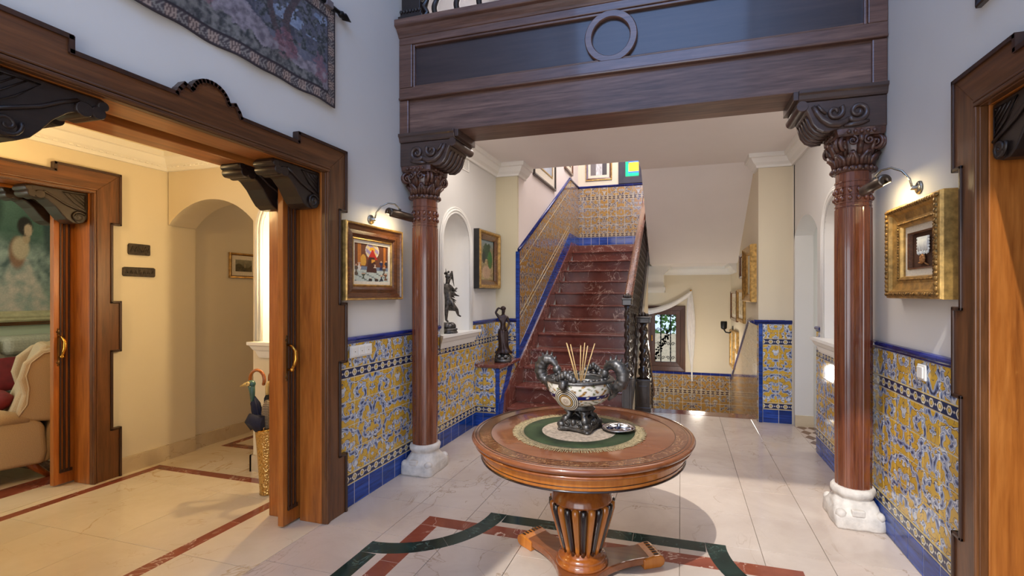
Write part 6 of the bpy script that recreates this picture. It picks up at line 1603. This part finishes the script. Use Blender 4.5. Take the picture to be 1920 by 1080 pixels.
# garden outside
tag(build('garden_wall', MB().box(-3.5, 13.0, -3.0, 3.5, 13.15, 0.42), mat_plain('sunlit_garden_wall_paint', C(240, 214, 180), 0.9)), 'sunlit pale garden wall outside the stair window', 'garden wall')
tag(build('garden_ground', MB().box(-4, YW + 0.3, -3.2, 4, 16, -3.0), mat_plain('pale_gravel', C(206, 190, 160), 0.9)), 'pale ground outside the stair window', 'ground')
LEAF = mat_plain('garden_leaf', C(84, 128, 48), 0.7, 0, None, 0.4, 12)
hd = MB()
for q in range(900):
    x, y, z = RNG.uniform(-2.5, 2.5), RNG.uniform(13.25, 14.0), RNG.uniform(0.28, 1.9); a = RNG.uniform(0, 6.28); s = RNG.uniform(0.05, 0.11)
    hd.add([(x, y, z), (x + s*math.cos(a), y + 0.03, z + s*math.sin(a)), (x + 1.6*s*math.cos(a+.5), y - .01, z + 1.6*s*math.sin(a+.5)), (x + s*math.cos(a+1), y - 0.03, z + s*math.sin(a+1))], [(0, 1, 2, 3)])
o = tag(build('garden_hedge', hd, LEAF), 'green hedge leaves above the garden wall outside', 'hedge', kind='stuff')
# curtain swag
WHITE = mat_plain('white_voile', C(240, 236, 230), 0.8, 0, None, 0.03)
cu = thing('curtain_swag', 'white voile swag draped over and beside the stair window', 'curtain', (0, YW, 0))
m = MB(); L = []
for q in range(25):
    t = q/24; x = -0.72 + 0.91*t; z = 1.16 + 0.37*t*t*1.0 + 0.0; l = []
    for i in range(16):
        a = 2*PI*i/16; l.append((x, -0.05 + 0.026*math.cos(a)*(1 + 0.2*math.sin(5*a)), z + (0.055 - 0.012*t)*math.sin(a)*(1 + 0.15*math.sin(7*a + 6*t))))
    L.append(l)
build('swag', m.loops(L), WHITE, cu)
m = MB(); L = []
for q in range(25):
    t = q/24; z = 1.55 - 1.66*t; l = []
    wv = 0.05 + 0.13*math.sin(PI*min(1, t*1.15)**0.9)*(1 - 0.3*t) - 0.03*t
    for i in range(25):
        u = i/24; x = 0.165 + (u - 0.5)*wv + 0.03*t; zz = z - 0.10*(u - 0.5)*math.sin(t*9)*(1 - t); l.append((x, -0.045 + 0.016*math.sin(u*26 + 2*t), zz))
    L.append(l)
o = build('tail', m.loops(L, close=False, caps=False), WHITE, cu); md = o.modifiers.new('solid', 'SOLIDIFY'); md.thickness = 0.003
build('curtain_hook', MB().ball((0.175, -0.05, 1.56), (0.02, 0.02, 0.018), 10, 6).cyl((0.175, 0, 1.56), (0.175, -0.05, 1.56), 0.008, 8), BRASS, cu)
# wall light on the wall of the descending flight
ws = thing('wall_sconce', 'black wall lamp near the window on the descending stair wall', 'lamp', (XD, 8.75, 0.86))
build('arm', MB().tube([(0, 0, 0), (-0.06, 0, -0.04), (-0.12, 0, -0.03), (-0.15, 0, 0.02)], 0.012, 8).box(-0.012, -0.04, -0.08, 0, 0.04, 0.08), IRON, ws)
build('lamp_cup', MB().lathe([(0.03, 0.0), (0.05, 0.02), (0.055, 0.12), (0.05, 0.14), (0.03, 0.14)], 16, (-0.15, 0, 0.02)), IRON, ws)
# stained glass by the landing
sg = thing('window_2', 'leaded stained glass panel in dark frame above the landing', 'window', (-0.90, YW, 4.05), 0, kind='structure')
build('frame', frame_mesh(0.52, 0.87, [(0, 0), (0, 0.03), (0.01, 0.035), (0.13, 0.03), (0.13, 0.01)]), mat_plain('dark_lead_frame', C(50, 46, 58), 0.5), sg)
def glow(name, col, s=1.6):
    t = NT(name); t.val(t.b.inputs['Base Color'], col); t.b.inputs['Emission Color'].default_value = col; t.b.inputs['Emission Strength'].default_value = s; t.b.inputs['Roughness'].default_value = 0.2
    n = t.noise(t.pos(), 20, 2); t.l(t.ramp(n, [(0.3, tuple(c*0.7 for c in col[:3]) + (1,)), (0.7, col)]), t.b.inputs['Emission Color']); return t.m
YG, GG, BG = glow('yellow_lit_glass', C(246, 206, 30)), glow('green_lit_glass', C(24, 176, 120)), glow('blue_lit_glass', C(60, 110, 236))
for kz in range(2):
    z0 = -0.29 + 0.30*kz
    build('yellow_pane', MB().box(-0.055, -0.022, z0 + 0.09, 0.12, -0.012, z0 + 0.26), YG, sg)
    build('green_pane', MB().box(-0.125, -0.022, z0, -0.075, -0.012, z0 + 0.28), GG, sg); build('green_pane', MB().box(-0.07, -0.022, z0, 0.125, -0.012, z0 + 0.055), GG, sg)
    build('blue_pane', MB().box(-0.073, -0.0215, z0 + 0.058, 0.122, -0.012, z0 + 0.085), BG, sg)
    build('blue_pane', MB().box(-0.073, -0.0215, z0 + 0.264, 0.122, -0.012, z0 + 0.288), BG, sg)
